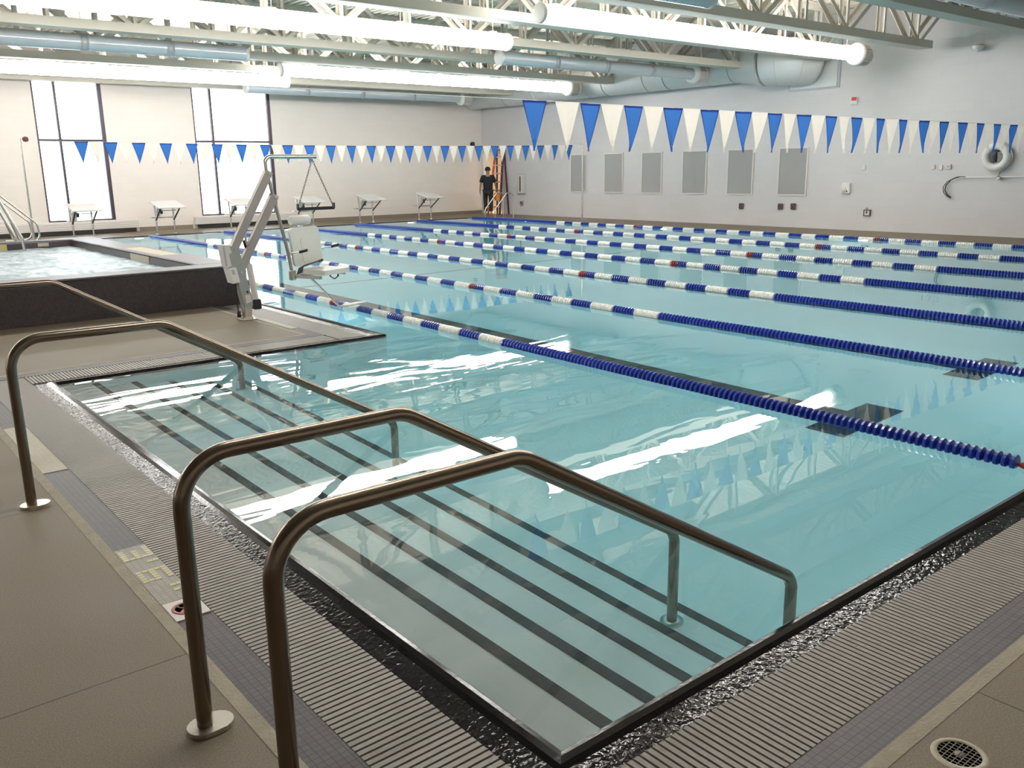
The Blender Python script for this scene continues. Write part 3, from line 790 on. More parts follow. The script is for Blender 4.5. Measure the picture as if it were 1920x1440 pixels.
# drain
p = thing('floor_drain', 'round metal floor drain with a square grid in the near deck', 'drain', (2.345,.885,0))
MB().lathe([(.058,-.01),(.058,.004),(.074,.003),(.078,-.002)], (0,0,0), 'Z', 32).build('rim', [basic('sandy_rim', (.46,.42,.33), .7, var=.2, vscale=60)], p)
mb = MB(); g = .0145
for k in range(-4, 5):
    w_ = math.sqrt(max(0, .058**2-(k*g)**2))
    if w_ > .004: mb.box(-w_, w_, k*g-.0010, k*g+.0010, -.004, .003); mb.box(k*g-.0010, k*g+.0010, -w_, w_, -.004, .0028)
mb.lathe([(0,.003),(.014,.003),(.014,-.002)], (0,0,0), 'Z', 14)
mb.build('grid', [basic('worn_grid_metal', (.22,.20,.16), .5)], p)
MB().lathe([(0,0),(.0585,0)], (0,0,.0012), 'Z', 24).build('dark_drain_disc', [M['pit']], p)  # flat dark disc on the solid deck, painting the shade inside the drain

# ---------------------------------------------------------------- spa
sp = thing('raised_spa', 'raised whirlpool clad in dark mosaic tile beside the lap pool', 'spa', (0,0,0))
W = .45
MB().box(SX0, SX1, SY0, SY0+.02, 0, SZ-.03, 0).build('front_cladding', [M['spaV']], sp)
MB().box(SX0, SX1, SY1-.02, SY1, 0, SZ-.03, 0).build('back_cladding', [M['spaV']], sp)
mb = MB(); mb.box(SX1-.02, SX1, SY0+.02, SY1-.02, -.1, SZ-.03); mb.box(SX0, SX0+.02, SY0+.02, SY1-.02, 0, SZ-.03); mb.build('side_cladding', [M['spaI']], sp)
mb = MB()
mb.bbox(SX0-.005, SX1+.005, SY0-.005, SY0+W, SZ-.03, SZ, .012); mb.bbox(SX0-.005, SX1+.005, SY1-W, SY1+.005, SZ-.03, SZ, .012)
mb.bbox(SX1-W, SX1+.005, SY0+W, SY1-W, SZ-.03, SZ, .012); mb.bbox(SX0-.005, SX0+W, SY0+W, SY1-W, SZ-.03, SZ, .012)
mb.build('rim', [M['spaH']], sp)
mb = MB(); i0, i1, j0, j1 = SX0+W, SX1-W, SY0+W, SY1-W
for (a, b, c, d) in ((i0,j0,i1,j0),(i1,j0,i1,j1),(i1,j1,i0,j1),(i0,j1,i0,j0)):
    mb.add([(a,b,-.5),(c,d,-.5),(c,d,SZ-.028),(a,b,SZ-.028)], [(0,1,2,3)])
mb.add([(i0,j0,-.5),(i1,j0,-.5),(i1,j1,-.5),(i0,j1,-.5)], [(0,1,2,3)])
mb.build('inner_wall', [M['spaV']], sp, fix=False)
mb = MB(); mb.box(i1-.006, i1-.001, 13.4, 14.3, .36, SZ-.03)
mb.build('cream_tile_inset', [M['cream']], sp)
mb = MB(); mb.box(2.3, 2.98, j1-.006, j1-.001, .34, SZ-.03); mb.build('depth_tile', [M['yellow']], sp)
mb = MB(); mb.box(3.48, 3.66, j1-.006, j1-.001, .40, SZ-.04); mb.build('sign_tile', [M['cream']], sp)
mb = MB(); mb.box(SX1-.36, SX1-.10, 13.1, 14.9, SZ, SZ+.003); mb.build('rim_inset', [M['cream']], sp)
# spa water: foamy displaced sheet
m, t, b = nm('foaming_water'); vec, xyz = sep(t)
mpn = N(t, 'ShaderNodeMapping'); mpn.inputs['Scale'].default_value = (1.0, .55, 1); t.links.new(vec, mpn.inputs[0])
n1 = N(t, 'ShaderNodeTexNoise', Scale=3.6, Detail=8., Roughness=.68, Distortion=1.2); t.links.new(mpn.outputs[0], n1.inputs['Vector'])
cr = N(t, 'ShaderNodeValToRGB'); cr.color_ramp.elements[0].position = .40; cr.color_ramp.elements[1].position = .60
cr.color_ramp.elements[0].color = (.11,.21,.27,1); cr.color_ramp.elements[1].color = (.50,.57,.61,1)
t.links.new(n1.outputs[0], cr.inputs[0]); t.links.new(cr.outputs[0], b.inputs['Base Color']); b.inputs['Roughness'].default_value = .32; b.inputs['Specular IOR Level'].default_value = .3
bp = N(t, 'ShaderNodeBump', Strength=.9, Distance=.05); t.links.new(n1.outputs[0], bp.inputs['Height']); t.links.new(bp.outputs[0], b.inputs['Normal'])
mb = MB(); nx, ny = 90, 80
from mathutils import noise
vs = []
for j in range(ny+1):
    for i in range(nx+1):
        x = i0+.002+(i1-i0-.004)*i/nx; y = j0+.002+(j1-j0-.004)*j/ny
        vs.append((x, y, .37+.022*noise.noise(Vector((x*2.2, y*2.2, 1)))+.012*noise.noise(Vector((x*7, y*7, 5)))))
mb.add(vs, [(j*(nx+1)+i, j*(nx+1)+i+1, (j+1)*(nx+1)+i+1, (j+1)*(nx+1)+i) for j in range(ny) for i in range(nx)], 0, True)
tag(mb.build('spa_water', [m], None, fix=False), 'churning pale foamy water filling the raised spa', 'water', kind='stuff')
# spa handrails
def spa_rail(y, lb):
    h = thing('spa_handrail', lb, 'handrail', (2.0, y, 0), group='handrails at the back of the spa')
    P = [(-.35,0,.5), (-.35,0,1.38), (.93,0,1.38), (1.17,0,.56), (1.2,0,.25)]
    MB().tube(fillet([(-.35,0,.5),(-.30,0,1.38),(.85,0,1.38),(1.17,0,.58),(1.19,0,.28)], [.12,.10,.08], 6), .026, 12).build('rail_tube', [M['steelL']], h)
    MB().lathe([(.05,0),(.05,.015),(.03,.02)], (-.35,0,.50), 'Z', 16).build('flange', [M['steelL']], h)
spa_rail(17.5, 'bright steel handrail dropping into the back of the spa')
spa_rail(18.1, 'steel handrail standing on the back rim of the spa')

# lifeguard chair on the far left deck
g = thing('lifeguard_chair', 'steel tube lifeguard chair with white treads at the far left behind the spa', 'chair', (2.95, 20.2, 0))
def tb(a, b, r=.024): return MB().cyl(a, b, r, 10)
for (a, b) in (((-.85,-.35,0),(-.2,-.25,1.75)), ((-.85,.35,0),(-.2,.25,1.75)), ((.72,-.35,0),(.22,-.25,1.75)), ((.72,.35,0),(.22,.25,1.75))):
    tb(a, b).build('leg', [M['steelL']], g)
mb = MB(); mb.bbox(-.28,.28,-.3,.3,1.50,1.56,.02); mb.build('seat', [M['white']], g)
mb = MB(); mb.bbox(-.30,-.24,-.3,.3,1.56,2.0,.02); mb.build('backrest', [M['white']], g)
for z in (.35,.75,1.12): MB().bbox(.60-.28*z-.04,.60-.28*z+.10,-.33,.33,z,z+.035,.01).build('tread', [M['white']], g)
for s in (-1, 1):
    MB().tube(fillet([(.25,s*.35,1.4),(.95,s*.35,.72),(.98,s*.35,.40),(.60,s*.35,.33)], [.15,.14], 6), .018, 10).build('grab_rail', [M['steelL']], g)
mb = MB(); mb.cyl((-.85,-.35,.05),(.72,-.35,.05),.02,8); mb.cyl((-.85,.35,.05),(.72,.35,.05),.02,8); mb.cyl((.72,-.35,.05),(.72,.35,.05),.02,8); mb.build('base_frame', [M['steelL']], g)

# ---------------------------------------------------------------- starting blocks
def starting_block(x, lb, first=None):
    loc = (x, 25.95, 0)
    if first: return dup(first, loc, label=lb)
    b = thing('starting_block', lb, 'starting block', loc, group='white starting blocks at the far end')
    mb = MB()
    w = .38
    Mt = Matrix.Translation((0,-.28,.82)) @ Matrix.Rotation(math.radians(12), 4, 'X')
    mb.bbox(-w, w, -.40, .40, -.02, .02, .012, mat=Mt)
    mb.build('platform', [M['block']], b)
    for s in (-1, 1):
        mb = MB(); mb.tube([(s*.25,.05,0),(s*.25,.05,.42),(s*.26,.09,.86)], .025, 10)
        mb.build('post', [M['steelL']], b)
        MB().tube([(s*.25,.05,.38),(s*.27,-.50,.74)], .022, 10).build('brace', [M['chain']], b)
        MB().lathe([(.06,0),(.06,.012),(.03,.015)], (s*.25,.05,0), 'Z', 16).build('floor_plate', [M['steelL']], b)
    mb = MB(); mb.bbox(-.34,.34,.12,.30,.44,.465,.006); mb.cyl((-.25,.06,.45),(.25,.06,.45),.014,8); mb.cyl((-.26,.05,.45),(-.26,.28,.45),.012,8); mb.cyl((.26,.05,.45),(.26,.28,.45),.012,8)
    mb.build('step', [M['steelL']], b)
    mb = MB(); mb.prism([(-.30,.47),(-.17,.47),(-.13,.72),(-.26,.72)], -.12, -.10, 'Y'); mb.build('side_plate', [M['offw']], b)
    MB().box(-.17,-.10,-.13,-.12,.56,.68).build('number_plate', [M['black']], b)
    MB().cyl((-.2,-.35,.66),(.2,-.35,.66), .012, 8).build('hand_bar', [M['steelL']], b)
    return b
BL = ['white starting block in front of the leftmost window', 'second white starting block from the left, standing before the plain wall',
      'white starting block half hidden behind the lift arms', 'white starting block seen behind the lift footbar',
      'second white starting block from the far right corner', 'white starting block nearest the person and far right corner']
fb = None
for x, lb in zip(LCX, BL):
    r_ = starting_block(x, lb, fb); fb = fb or r_

# ---------------------------------------------------------------- lane ropes
PIT = .045
def disc_profile(col):
    if col == 'white': return [(.022,0),(.046,.001),(.052,.008),(.052,.036),(.046,.0435),(.022,.0445)]
    return [(.022,0),(.040,.001),(.052,.006),(.053,.020),(.046,.027),(.024,.029),(.022,.0445)]
def run_mesh(col, n):
    mb = MB(); pr_ = disc_profile(col)
    prof = []
    for k in range(n): prof += [(r, h+k*PIT) for r, h in pr_]
    mb.lathe([(.004,0)] + prof + [(.004,n*PIT)], (0,0,0), 'Y', 14, smooth=False)
    return mb.mesh(col+'_floats', M[{'blue':'blueD','white':'whiteD','red':'redD'}[col]])
CACHE = {}
def run(col, n):
    if (col, n) not in CACHE: CACHE[col, n] = run_mesh(col, n)
    return CACHE[col, n]
RL = ['nearest blue and white lane rope, next to the pool lift', 'second lane rope from the entry steps', 'third lane rope from the entry steps', 'middle one of the seven lane ropes',
      'third lane rope from the wall with grey panels', 'second lane rope from the wall with grey panels', 'farthest lane rope, nearest the wall with grey panels']
for x, lb, sl_ in zip(ROPX, RL, RSL):
    rp = thing('lane_rope', lb, 'lane rope', (x, 0, .012), -sl_, group='floating lane ropes')
    MB().cyl((0, PY0+.01, 0), (0, PY1-.01, 0), .004, 6).build('cable', [M['cable']], rp)
    seq = []
    y = 1.80
    nb = int(round((6.46-y)/PIT)); seq.append(('blue', nb)); 
    cur = y+nb*PIT; k = 0
    while cur < 20.3:
        if k % 2 == 0: seq.append(('white', 8))
        else:
            mid = cur+.18
            if abs(mid-9.75) < .36: seq += [('blue', 5), ('red', 3)]
            elif abs(mid-17.25) < .36: seq += [('blue', 5), ('red', 3)]
            else: seq.append(('blue', 8))
        cur += 8*PIT; k += 1
    if k % 2 == 0: seq.append(('white', 8)); cur += 8*PIT
    seq.append(('blue', int((PY1-.25-cur)/PIT)))
    cur = y
    for col, n in seq:
        o = bpy.data.objects.new(col+'_floats', run(col, n)); COL.objects.link(o); o.parent = rp; o.location = (0, cur, 0); cur += n*PIT
    MB().lathe([(.004,0),(.022,.03),(.028,.07),(.024,.11),(.008,.145)], (0, 1.652, 0), 'Y', 14).build('end_float', [M['redD']], rp)
    mb = MB(); mb.tube([(0,PY0+.0,0),(0,PY0+.06,.0)], .012, 8); mb.build('anchor_hook', [M['steelL']], rp)

# ---------------------------------------------------------------- pennants
def pennant_mesh(col, seed):
    rd = random.Random(seed); w, h, n = .142, .445, 8
    tw = rd.uniform(-.02,.02); cv = rd.uniform(-.035,.035); sh = rd.uniform(-.02,.02)
    def P(u, v, off=0):   # u -1..1, v 0..1 down
        hw = w*(1-v)
        return (u*hw + sh*v*v, cv*v*v + .012*math.sin(3*u+seed)*v + off, -h*v)
    mb = MB(); us = [-1,-.89,-.4,0,.4,.89,1]; vsn = [0,.05]+[.05+(.95)*k/n for k in range(1, n+1)]
    for off, in ((0,),):
        grid = [[P(u, min(v,.999)) for u in us] for v in vsn]
        vs = [p for r in grid for p in r]; m_ = len(us)
        for j in range(len(vsn)-1):
            for i in range(m_-1):
                mi = 1 if (j == 0 or i in (0, m_-2)) else 0
                mb.add([grid[j][i], grid[j][i+1], grid[j+1][i+1], grid[j+1][i]], [(0,1,2,3)], mi, True)
    o = mb.mesh('pennant', [M['flagB'], M['flagH']] if col == 'b' else [M['flagW'], M['flagW']])
    return o
PM = {c: [pennant_mesh(c, s) for s in range(7)] for c in 'bw'}
def pennants(label, y, xs, x_first, x_last, z, sag, xs_sag):
    fl = thing('pennant_line', label, 'flag line', (0, y, 0), group='backstroke flag lines')
    def zz(x):
        a, b = xs_sag; u = (x-a)/(b-a); return z - sag*4*u*(1-u)
    pts = [(x_first+(x_last-x_first)*k/60, 0, 0) for k in range(61)]
    pts = [(p[0], 0, zz(min(max(p[0], xs_sag[0]), xs_sag[1]))) for p in pts]
    MB().tube(pts, .0022, 5).build('cord', [M['string']], fl)
    for k, (x, c) in enumerate(xs):
        o = bpy.data.objects.new('pennant', PM[c][(k*5+3) % 7]); COL.objects.link(o); o.parent = fl
        o.location = (x, 0, zz(x)); o.rotation_euler = (0,0, random.uniform(-.12,.12))
    return fl
xs = [(5.435,'b'), (5.84,'w')]; x = 6.14; c = 'b'
while x < 21.0:
    xs.append((x, c)); x += .3; c = 'w' if c == 'b' else 'b'
pennants('near line of large blue and white pennants crossing the upper right', 6.3, xs, XL, XR, 2.25, .02, (5, 21.2))
xs = []; x = 5.08; c = 'b'
while x < 19.2:
    xs.append((x, c)); x += .2915; c = 'w' if c == 'b' else 'b'
pennants('far line of small blue and white pennants between two stanchions', 20.5, xs, 3.95, 19.64, 2.36, .07, (3.9, 19.7))
for x, lb, kb in ((3.93, 'thin stanchion with a brown knob at the far left behind the spa', True), (19.65, 'thin white stanchion in front of the grey wall panels', False)):
    p = thing('stanchion', lb, 'stanchion', (x, 20.5, 0), group='pennant stanchions')
    MB().tube([(0,0,0),(0,0,.7),(0,0,2.40)], [.028,.026,.02], 10).build('pole', [M['steelL']], p)
    MB().lathe([(.034,.68),(.034,.74)], (0,0,0), 'Z', 12).build('clamp', [M['steelL']], p)
    mb = MB(); mb.cyl((.02 if kb else -.1, 0, 2.38), (0,0,2.38), .010, 8); mb.build('hook_arm', [M['steelL']], p)
    if kb: MB().lathe([(0,-.06),(.04,-.04),(.055,0),(.045,.05),(0,.06)], (.10,0,2.38), 'X', 14).build('knob', [M['brownw']], p)

# ---------------------------------------------------------------- pool ladder
p = thing('pool_ladder', 'stainless ladder grab rails at the far right corner of the pool', 'ladder', (19.15, 24.2, 0))
for s in (0, .55):
    MB().tube(fillet([(.70,s,0),(.72,s,.82),(.42,s,.86),(-.12,s,.30),(-.10,s,-.5)], [.14,.14,.16], 6), .02, 10).build('grab_rail', [M['steelL']], p)
for z in (-.15,-.4): MB().box(-.16,-.06,0,.55,z,z+.03).build('rung', [M['steelL']], p)

# ---------------------------------------------------------------- stepladder
sl = thing('stepladder', 'orange fibreglass stepladder with metal treads leaning in the far right corner', 'stepladder', (20.78, 26.25, 0), math.radians(15))
H_ = 2.35
for s in (-1, 1):
    yb, yt = s*.27, s*.17
    MB().box(-.02,.02,-.04,.04,0,1, mat=Matrix(((1,0,.42,-.25),(0,1,(yt-yb),yb),(0,0,H_,0),(0,0,0,1)))).build('front_rail', [M['orange' if s > 0 else 'purple']], sl)  # right rail: shade on the orange is put in as a dark colour
    MB().box(-.016,.016,-.03,.03,0,1, mat=Matrix(((1,0,-.10,.33),(0,1,(yt-yb),yb),(0,0,H_-.05,0),(0,0,0,1)))).build('rear_rail', [M['purple']], sl)
for k in range(7):
    z = .3*(k+1); f = z/H_; w_ = .27-.10*f
    MB().bbox(-.25+.42*f-.05,-.25+.42*f+.05,-w_,w_,z-.02,z+.02,.008).build('tread', [M['alu']], sl)
MB().bbox(.05,.33,-.2,.2,H_-.04,H_+.03,.02).build('top_cap', [M['orange']], sl)
for z in (.5, 1.2): MB().cyl((.33-.1*z/H_,-.25,z),(.33-.1*z/H_,.25,z),.012,8).build('rear_brace', [M['alu']], sl)

# ---------------------------------------------------------------- person
pe = thing('person', 'person in a black T-shirt, dark trousers and cap walking towards the corner doorway', 'person', (20.26, 26.15, 0), math.radians(-38))
def skin(name, verts, edges, radii, mat_, parent, sub=1):
    me = bpy.data.meshes.new(name); me.from_pydata(verts, edges, []); me.materials.append(mat_)
    o = bpy.data.objects.new(name, me); COL.objects.link(o); o.parent = parent
    md = o.modifiers.new('skin', 'SKIN'); md.use_smooth_shade = True
    sv = me.skin_vertices[0].data
    for i, r in enumerate(radii): sv[i].radius = r if isinstance(r, tuple) else (r, r)
    sv[0].use_root = True
    ms = o.modifiers.new('sub', 'SUBSURF'); ms.levels = sub; ms.render_levels = sub
    return o
V = [(0,0,.93),(0,0,1.05),(0,.0,1.22),(0,-.01,1.38),(0,.0,1.47),(0,.02,1.56),(0,.02,1.64),(0,.015,1.71)]
E_ = [(i,i+1) for i in range(7)]; Rr = [(.15,.11),(.13,.095),(.155,.11),(.15,.10),(.058,.06),(.075,.09),(.08,.098),(.055,.07)]
def add(chain, start, rad):
    prev = start
    for p_, r in zip(chain, rad):
        V.append(p_); Rr.append(r); E_.append((prev, len(V)-1)); prev = len(V)-1
    return prev
for s, fwd in ((-1, .06), (1, -.02)):
    hip = add([(s*.095,0,.88),(s*.10,fwd+.02,.50),(s*.10,fwd-.05,.10),(s*.105,fwd-.04,.05),(s*.11,fwd+.12,.035)], 0, [.085,.06,.042,.045,.035])
    if s < 0: arm = [(s*.20,0,1.38),(s*.27,-.01,1.12),(s*.30,.05,.90)]
    else: arm = [(s*.20,0,1.38),(s*.27,-.02,1.13),(s*.31,.12,.93)]
    wr = add(arm, 3, [.052,.038,.027])
    wx, wy, wz = arm[-1]
    pa = add([(wx, wy+.015, wz-.07)], wr, [(.032,.018)])
    for q, L in ((-.022,.065),(-.008,.078),(.007,.075),(.02,.06)):
        add([(wx+.002, wy+.015+q, wz-.105),(wx-.004*s, wy+.02+q*1.05, wz-.105-L*.6),(wx-.014*s, wy+.025+q, wz-.105-L)], pa, [.0095,.0085,.0075])
    add([(wx-.01*s, wy+.05, wz-.07),(wx-.015*s, wy+.062, wz-.105)], pa, [.010,.009])
body = skin('body', V, E_, Rr, M['skin'], pe, 2)
# face (turned away): nose, ears
mb = MB()
for s in (-1, 1): mb.lathe([(0,-.01),(.018,-.006),(.022,.006),(0,.012)], (s*.082,.015,1.62), 'X', 10)
mb.lathe([(0,0),(.014,-.004),(.004,-.03)], (0,.115,1.615), 'Y', 8); mb.build('ears_and_nose', [M['skin']], pe)
mb = MB()
for s in (-1, 1): mb.lathe([(0,.0),(.010,-.003)], (s*.03,.112,1.645), 'Y', 8)
mb.build('eyes', [M['black']], pe)
skin('t_shirt', [(0,0,.86),(0,0,1.03),(0,.0,1.20),(0,-.01,1.36),(0,0,1.475),(-.19,0,1.385),(-.262,-.01,1.17),(.19,0,1.385),(.262,-.01,1.17)],
     [(0,1),(1,2),(2,3),(3,4),(3,5),(5,6),(3,7),(7,8)], [(.20,.15),(.185,.14),(.20,.15),(.20,.145),(.085,.09),(.088,.088),(.076,.076),(.088,.088),(.076,.076)], M['shirt'], pe, 2)
skin('trousers', [(0,0,.95),(-.095,0,.86),(-.10,.08,.50),(-.10,.01,.12),(.095,0,.86),(.10,0,.50),(.10,-.07,.12)],
     [(0,1),(1,2),(2,3),(0,4),(4,5),(5,6)], [(.19,.145),.112,.088,.07,.112,.088,.07], M['trouser'], pe, 2)
mb = MB(); mb.lathe([(.098,-.05),(.104,0),(.098,.04),(.065,.085),(0,.10)], (0,.015,1.66), 'Z', 20)
mb.prism([(-.07,.08),(.07,.08),(.05,.17),(-.05,.17)], 1.655, 1.668, 'Z'); mb.build('cap', [M['cap']], pe)
for s, fwd in ((-1,.06),(1,-.02)):
    MB().bbox(s*.105-.05, s*.105+.05, fwd-.13, fwd+.16, .0, .10, .03).build('boot', [M['boot']], pe)
# orange bag in hand
p = thing('tool_bucket', 'orange bucket held in the right hand of the person in black', 'bucket', (20.60, 26.03, .58))
MB().lathe([(.10,0),(.13,.26),(.125,.26),(.095,.01)], (0,0,-.05), 'Z', 20).build('bucket_body', [basic('orange_plastic', (.55,.20,.03), .5)], p)
MB().tube([(-.125,0,.2),(-.08,0,.30),(0,0,.33),(.08,0,.30),(.125,0,.2)], .006, 6).build('bail', [M['chain']], p)

# ---------------------------------------------------------------- pool lift
lf = thing('pool_lift', 'grey and white pool access lift with a hanging seat, standing beside the spa corner', 'pool lift', (3.95, 9.7, 0))
ox, oy = 3.95, 9.7
def Q(l): return [(a-ox, b) for a, b in l]
plate = Q([(3.775,.845),(3.862,.862),(3.906,.80),(3.926,.67),(3.953,.539),(4.013,.234),(4.006,.15),(3.915,.15),(3.858,.449),(3.80,.619)])
mb = MB(); mb.prism(plate, -.06, -.045, 'Y'); mb.prism(plate, .045, .06, 'Y')
n_ = len(plate)
for i in (5,6,7,8,9): 
    a, b = plate[i], plate[(i+1) % n_]; mb.add([(a[0],-.045,a[1]),(b[0],-.045,b[1]),(b[0],.045,b[1]),(a[0],.045,a[1])], [(0,1,2,3)])
mb.build('mast', [M['liftgrey']], lf)
mb = MB(); mb.prism(Q([(3.92,.17),(4.005,.17),(3.992,.03),(3.912,.03)]), -.05, .05, 'Y'); mb.box(-.06,.05,-.065,.065,0,.03); mb.cyl((0,0,0),(0,0,.17),.045,16)
mb.build('base_socket', [M['flange']], lf)
MB().bbox(-.09,.09,-.09,.09,0,.012,.005).build('base_plate', [M['flange']], lf)
mb = MB(); mb.prism(Q([(3.925,.29),(3.985,.29),(4.0,.21),(3.93,.19)]), -.066, -.061, 'Y'); mb.build('warning_label', [M['offw']], lf)
mb = MB(); mb.prism(Q([(3.945,.335),(3.965,.335),(3.97,.31),(3.95,.31)]), -.066, -.061, 'Y'); mb.build('lock_hole', [M['black']], lf)
mb = MB(); mb.prism(Q([(3.697,.873),(3.775,.868),(3.80,.784),(3.767,.764),(3.785,.632),(3.73,.62)]), -.10, .05, 'Y'); mb.build('battery_box', [M['offw']], lf)
mb = MB(); mb.prism(Q([(3.742,.612),(3.827,.616),(3.858,.449),(3.779,.438)]), -.12, .05, 'Y'); mb.build('control_box', [M['white']], lf)
mb = MB(); mb.box(.0,.004,0,.004,0,.004) if False else None
mb.prism(Q([(3.70,.86),(3.72,.86),(3.735,.64),(3.715,.64)]), -.104, -.10, 'Y'); mb.prism(Q([(3.77,.59),(3.80,.592),(3.81,.54),(3.78,.54)]), -.124, -.12, 'Y'); mb.build('keypad', [M['collar']], lf)
mb = MB(); mb.tube([(-.22,-.06,.45),(-.23,-.07,.36),(-.225,-.07,.30)], .006, 6); mb.tube([(-.10,0,.44),(-.10,.0,.16),(-.09,0,.06)], .008, 6); mb.lathe([(0,-.04),(.025,-.03),(.02,.03),(0,.04)], (-.09,0,.07), 'Z', 10)
mb.build('cable', [M['black']], lf)
def beam(a, b, w, d):
    a = Vector((a[0]-ox,0,a[1])); b = Vector((b[0]-ox,0,b[1])); L = (b-a).length; ang = math.atan2(b.z-a.z, b.x-a.x)
    Mx = Matrix.Translation(a) @ Matrix.Rotation(-ang, 4, 'Y'); mb = MB()
    for s in (-1, 1): mb.bbox(-.03, L+.03, min(s*d, s*(d-.012)), max(s*d, s*(d-.012)), -w/2, w/2, .004, mat=Mx)
    mb.bbox(0, L, -d+.012, d-.012, w/2-.012, w/2-.001, .003, mat=Mx)
    return mb
beam((3.857,.81),(4.337,1.635),.088,.042).build('upper_arm', [M['liftarm']], lf)
beam((3.902,.551),(4.388,1.372),.088,.042).build('lower_arm', [M['liftarm']], lf)
mb = MB()
for x_, z_ in ((3.857,.81),(3.902,.551),(4.337,1.635),(4.388,1.372)): mb.cyl((x_-ox,-.072,z_),(x_-ox,.072,z_),.016,12)
mb.build('pivot_pin', [M['steelL']], lf)
mb = MB(); mb.tube([(4.068-ox,.10,.62),(4.115-ox,.10,.20)], .036, 16); mb.tube([(4.02-ox,.02,1.0),(4.068-ox,.08,.62)], .013, 8)
mb.build('actuator', [M['offw']], lf)
MB().bbox(4.075-ox,4.165-ox,.05,.16,.09,.21,.012).build('actuator_motor', [M['black']], lf)
MB().tube([(3.99-ox,.0,.90),(4.03-ox,.03,.78),(4.0-ox,.02,.66)], .016, 8).build('actuator_rod', [M['black']], lf)
# seat mast link, tube, seat
mb = MB(); mb.tube([(x_-ox,0,z_) for x_, z_ in ((4.337,1.635),(4.388,1.372),(4.47,.97),(4.518,.735),(4.556,.45))], .020, 10); mb.build('seat_link', [M['liftarm']], lf)
mb = MB(); mb.tube(fillet([(4.325-ox,0,1.62),(4.312-ox,0,1.822),(4.955-ox,0,1.822)], [.075], 7), .0245, 16); mb.build('top_tube', [M['steelL']], lf)
# chains with links
mb = MB()
def chainrun(a, b):
    a, b = Vector(a), Vector(b); L = (b-a).length; n = int(L/.030); d = (b-a)/n
    t0 = d.normalized(); u = t0.cross(Vector((0,1,0))).normalized(); w_ = t0.cross(u)
    for k in range(n):
        c = a+d*(k+.5); s1 = u if k % 2 else w_
        mb.tube([c+t0*(.019*math.cos(q))+s1*(.009*math.sin(q)) for q in [2*PI*i/8 for i in range(8)]], .0028, 5, closed=True)
chainrun((4.906-ox,0,1.79),(4.694-ox,.02,1.235)); chainrun((4.906-ox,0,1.79),(5.139-ox,-.02,1.235))
mb.build('chain', [M['chain']], lf)
mb = MB(); mb.bbox(4.675-ox,5.16-ox,-.02,.02,1.205,1.242,.01); mb.box(4.675-ox,4.69-ox,-.02,.02,1.22,1.285); mb.box(5.145-ox,5.16-ox,-.02,.02,1.22,1.285); mb.build('pull_bar', [M['black']], lf)
# seat: local frame, f facing, w width
th = math.radians(-72+90)       # width axis angle
w_ = Vector((.93,.36,0)).normalized(); f_ = Vector((.36,-.93,0)).normalized(); up = Vector((0,0,1))
def frame_mat(o, a, b, c): return Matrix(((a.x,b.x,c.x,o[0]),(a.y,b.y,c.y,o[1]),(a.z,b.z,c.z,o[2]),(0,0,0,1)))
so = Vector((4.80-ox, 0.05, 0))
lean = (up*math.cos(.12) - f_*math.sin(.12)); fb_ = w_.cross(lean)*-1
def rrect(w0, w1, z0, z1, r, n=5):
    out = []
    for cx, cz, a0 in ((w1-r,z0+r,-PI/2),(w1-r,z1-r,0),(w0+r,z1-r,PI/2),(w0+r,z0+r,PI)):
        for k in range(n+1): a = a0+PI/2*k/n; out.append((cx+r*math.cos(a), cz+r*math.sin(a)))
    return out
Mb = frame_mat((so.x,so.y,.56), w_, f_, lean)
mb = MB(); pl = rrect(-.25,.25,0,.45,.05)
mb.prism(pl, -.02, .012, 'Y', mat=Mb); mb.build('backrest', [M['shellw']], lf)
mb = MB(); mb.prism(rrect(-.10,.08,.02,.33,.05), .012, .020, 'Y', mat=Mb); mb.build('back_rib', [M['shellw']], lf)
mb = MB(); pts = [Mb @ Vector((-.17,-.02,.53)), Mb @ Vector((.13,-.02,.535))]
mb.tube([pts[0], pts[0].lerp(pts[1],.04), pts[0].lerp(pts[1],.96), pts[1]], [.045,.058,.058,.045], 18); mb.build('headrest', [M['shellw']], lf)
mb = MB(); mb.bbox(-.03,.02,-.03,-.01,.40,.52,.006, mat=Mb); mb.build('headrest_post', [M['offw']], lf)
Ms = frame_mat((so.x,so.y,.50), w_, f_, up)
mb = MB(); mb.prism(rrect(-.23,.23,0,.46,.05), -.025, .03, 'Z', mat=Ms); mb.build('seat', [M['shellw']], lf)
mb = MB(); mb.bbox(-.245,-.205,-.02,.38,-.075,-.035,.006, mat=Ms); mb.bbox(.19,.22,0,.38,-.06,-.03,.006, mat=Ms); mb.bbox(-.2,.2,.03,.07,-.06,-.03,.006, mat=Ms); mb.build('seat_frame', [M['flange']], lf)
mb = MB(); p0 = Vector((4.556-ox,0,.44)); p1 = Ms @ Vector((-.225,.0,-.055)); mb.tube([p0, p1], .024, 10); mb.bbox(p0.x-.035,p0.x+.035,-.035,.035,.40,.52,.01); mb.build('seat_bracket', [M['flange']], lf)
mb = MB()
for s, zz_ in ((-1,.19),(1,.21)):
    a = Ms @ Vector((s*.27,-.03,zz_+.03)); b_ = Ms @ Vector((s*.28,.13,zz_+.05)); c_ = Ms @ Vector((s*.28,.24,zz_+.075))
    q = MB(); q.tube([a, b_], .008, 8); q.build('armrest', [M['steelL']], lf)
    q = MB(); q.tube([b_, c_], .017, 10); q.build('armrest_grip', [M['black']], lf)
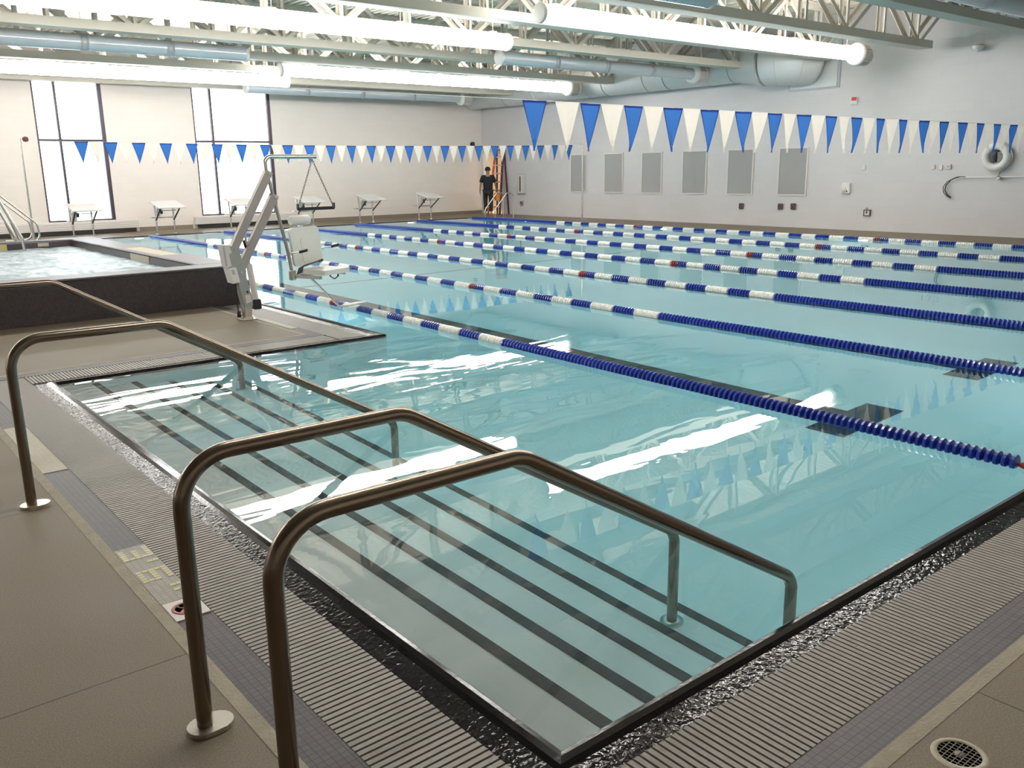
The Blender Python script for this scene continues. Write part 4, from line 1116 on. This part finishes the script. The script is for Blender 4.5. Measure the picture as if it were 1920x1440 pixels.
# seat belt
mb = MB(); pp = [Ms @ Vector(v) for v in ((-.24,.06,-.02),(-.23,.09,.06),(-.12,.10,.075),(.02,.07,.085),(.14,.05,.10),(.19,.02,.075))]
for i in range(len(pp)-1):
    a, b_ = pp[i], pp[i+1]; o_ = f_*.045 + up*.02
    mb.add([a-o_, b_-o_, b_+o_, a+o_, a-o_+up*.006, b_-o_+up*.006, b_+o_+up*.006, a+o_+up*.006], [(0,1,2,3),(7,6,5,4),(0,4,5,1),(1,5,6,2),(2,6,7,3),(3,7,4,0)])
mb.build('seat_belt', [M['black']], lf)
mb = MB()
pp = [Ms @ Vector(v) for v in ((.225,.10,-.03),(.235,.12,-.10),(.24,.18,-.13),(.235,.24,-.09),(.225,.25,-.03))]
for i in range(len(pp)-1):
    a, b_ = pp[i], pp[i+1]; o_ = w_*.012
    d_ = (b_-a).normalized().cross(w_)*.003
    mb.add([a-o_-d_, b_-o_-d_, b_+o_-d_, a+o_-d_, a-o_+d_, b_-o_+d_, b_+o_+d_, a+o_+d_], [(0,1,2,3),(7,6,5,4),(0,4,5,1),(1,5,6,2),(2,6,7,3),(3,7,4,0)])
mb.build('belt_tail', [M['black']], lf)
a = Ms @ Vector((-.12,.10,-.06)); b_ = Ms @ Vector((-.10,.52,-.40))
MB().tube([a, b_], .013, 8).build('footrest_strut', [M['steelL']], lf)
Mf = frame_mat(b_, w_, (f_*.95+up*.12).normalized(), up)
mb = MB(); mb.bbox(-.03,.34,-.01,.16,-.008,.012,.006, mat=Mf); mb.build('footrest', [M['shellw']], lf)

# pieces that belong to a part go one level deeper
REP = {'armrest_grip':'armrest','back_rib':'backrest','headrest_post':'headrest','seat_belt':'seat','belt_tail':'seat','actuator_motor':'actuator','actuator_rod':'actuator',
 'keypad':'control_box','window_slot':'door','lid':'housing','collar':'pipe_body','grab_rope':'ring','number_plate':'side_plate','lock_hole':'mast','warning_label':'mast',
 'dial':'housing','button':'housing','display':'housing','strobe_lens':'housing','rim_inset':'rim','elbow_x':'elbow'}
base = lambda n: n.split('.')[0]
for root in [o for o in COL.objects if o.parent is None and o.children]:
    ch = list(root.children)
    for nme, par in REP.items():
        ps = [c for c in ch if base(c.name) == par]; ks = [c for c in ch if base(c.name) == nme]
        if not ps: continue
        for i, k in enumerate(ks):
            p_ = ps[i % len(ps)]
            k.parent = p_; k.location = k.location - p_.location

# ---------------------------------------------------------------- world, camera, view
wd = bpy.data.worlds.new('sky'); S.world = wd; wd.use_nodes = True
bg = wd.node_tree.nodes['Background']; bg.inputs[0].default_value = (.93,.97,1.,1); bg.inputs[1].default_value = 3.4

cam = bpy.data.cameras.new('camera'); co = bpy.data.objects.new('camera', cam); COL.objects.link(co); S.camera = co
f, yaw, pitch, roll = 1639.1, .68267, .24054, -.014743
cam.sensor_width = 36; cam.sensor_fit = 'HORIZONTAL'; cam.lens = 36*f/1920; cam.clip_end = 200; cam.clip_start = .02
F = Vector((math.sin(yaw)*math.cos(pitch), math.cos(yaw)*math.cos(pitch), -math.sin(pitch)))
R = Vector((math.cos(yaw), -math.sin(yaw), 0)); U = R.cross(F)
R2 = R*math.cos(roll)+U*math.sin(roll); U2 = -R*math.sin(roll)+U*math.cos(roll)
co.matrix_world = Matrix(((R2.x,U2.x,-F.x,0),(R2.y,U2.y,-F.y,0),(R2.z,U2.z,-F.z,1.64),(0,0,0,1)))

vs_ = S.view_settings
S.display_settings.display_device = 'sRGB'
vs_.view_transform = 'Standard'; vs_.look = 'None'; vs_.gamma = 1; vs_.use_curve_mapping = False; vs_.exposure = 0.70
S.cycles.use_denoising = True
S.cycles.max_bounces = 12; S.cycles.diffuse_bounces = 5; S.cycles.glossy_bounces = 5; S.cycles.transmission_bounces = 8
S.cycles.transparent_max_bounces = 8
S.cycles.sample_clamp_indirect = 6.
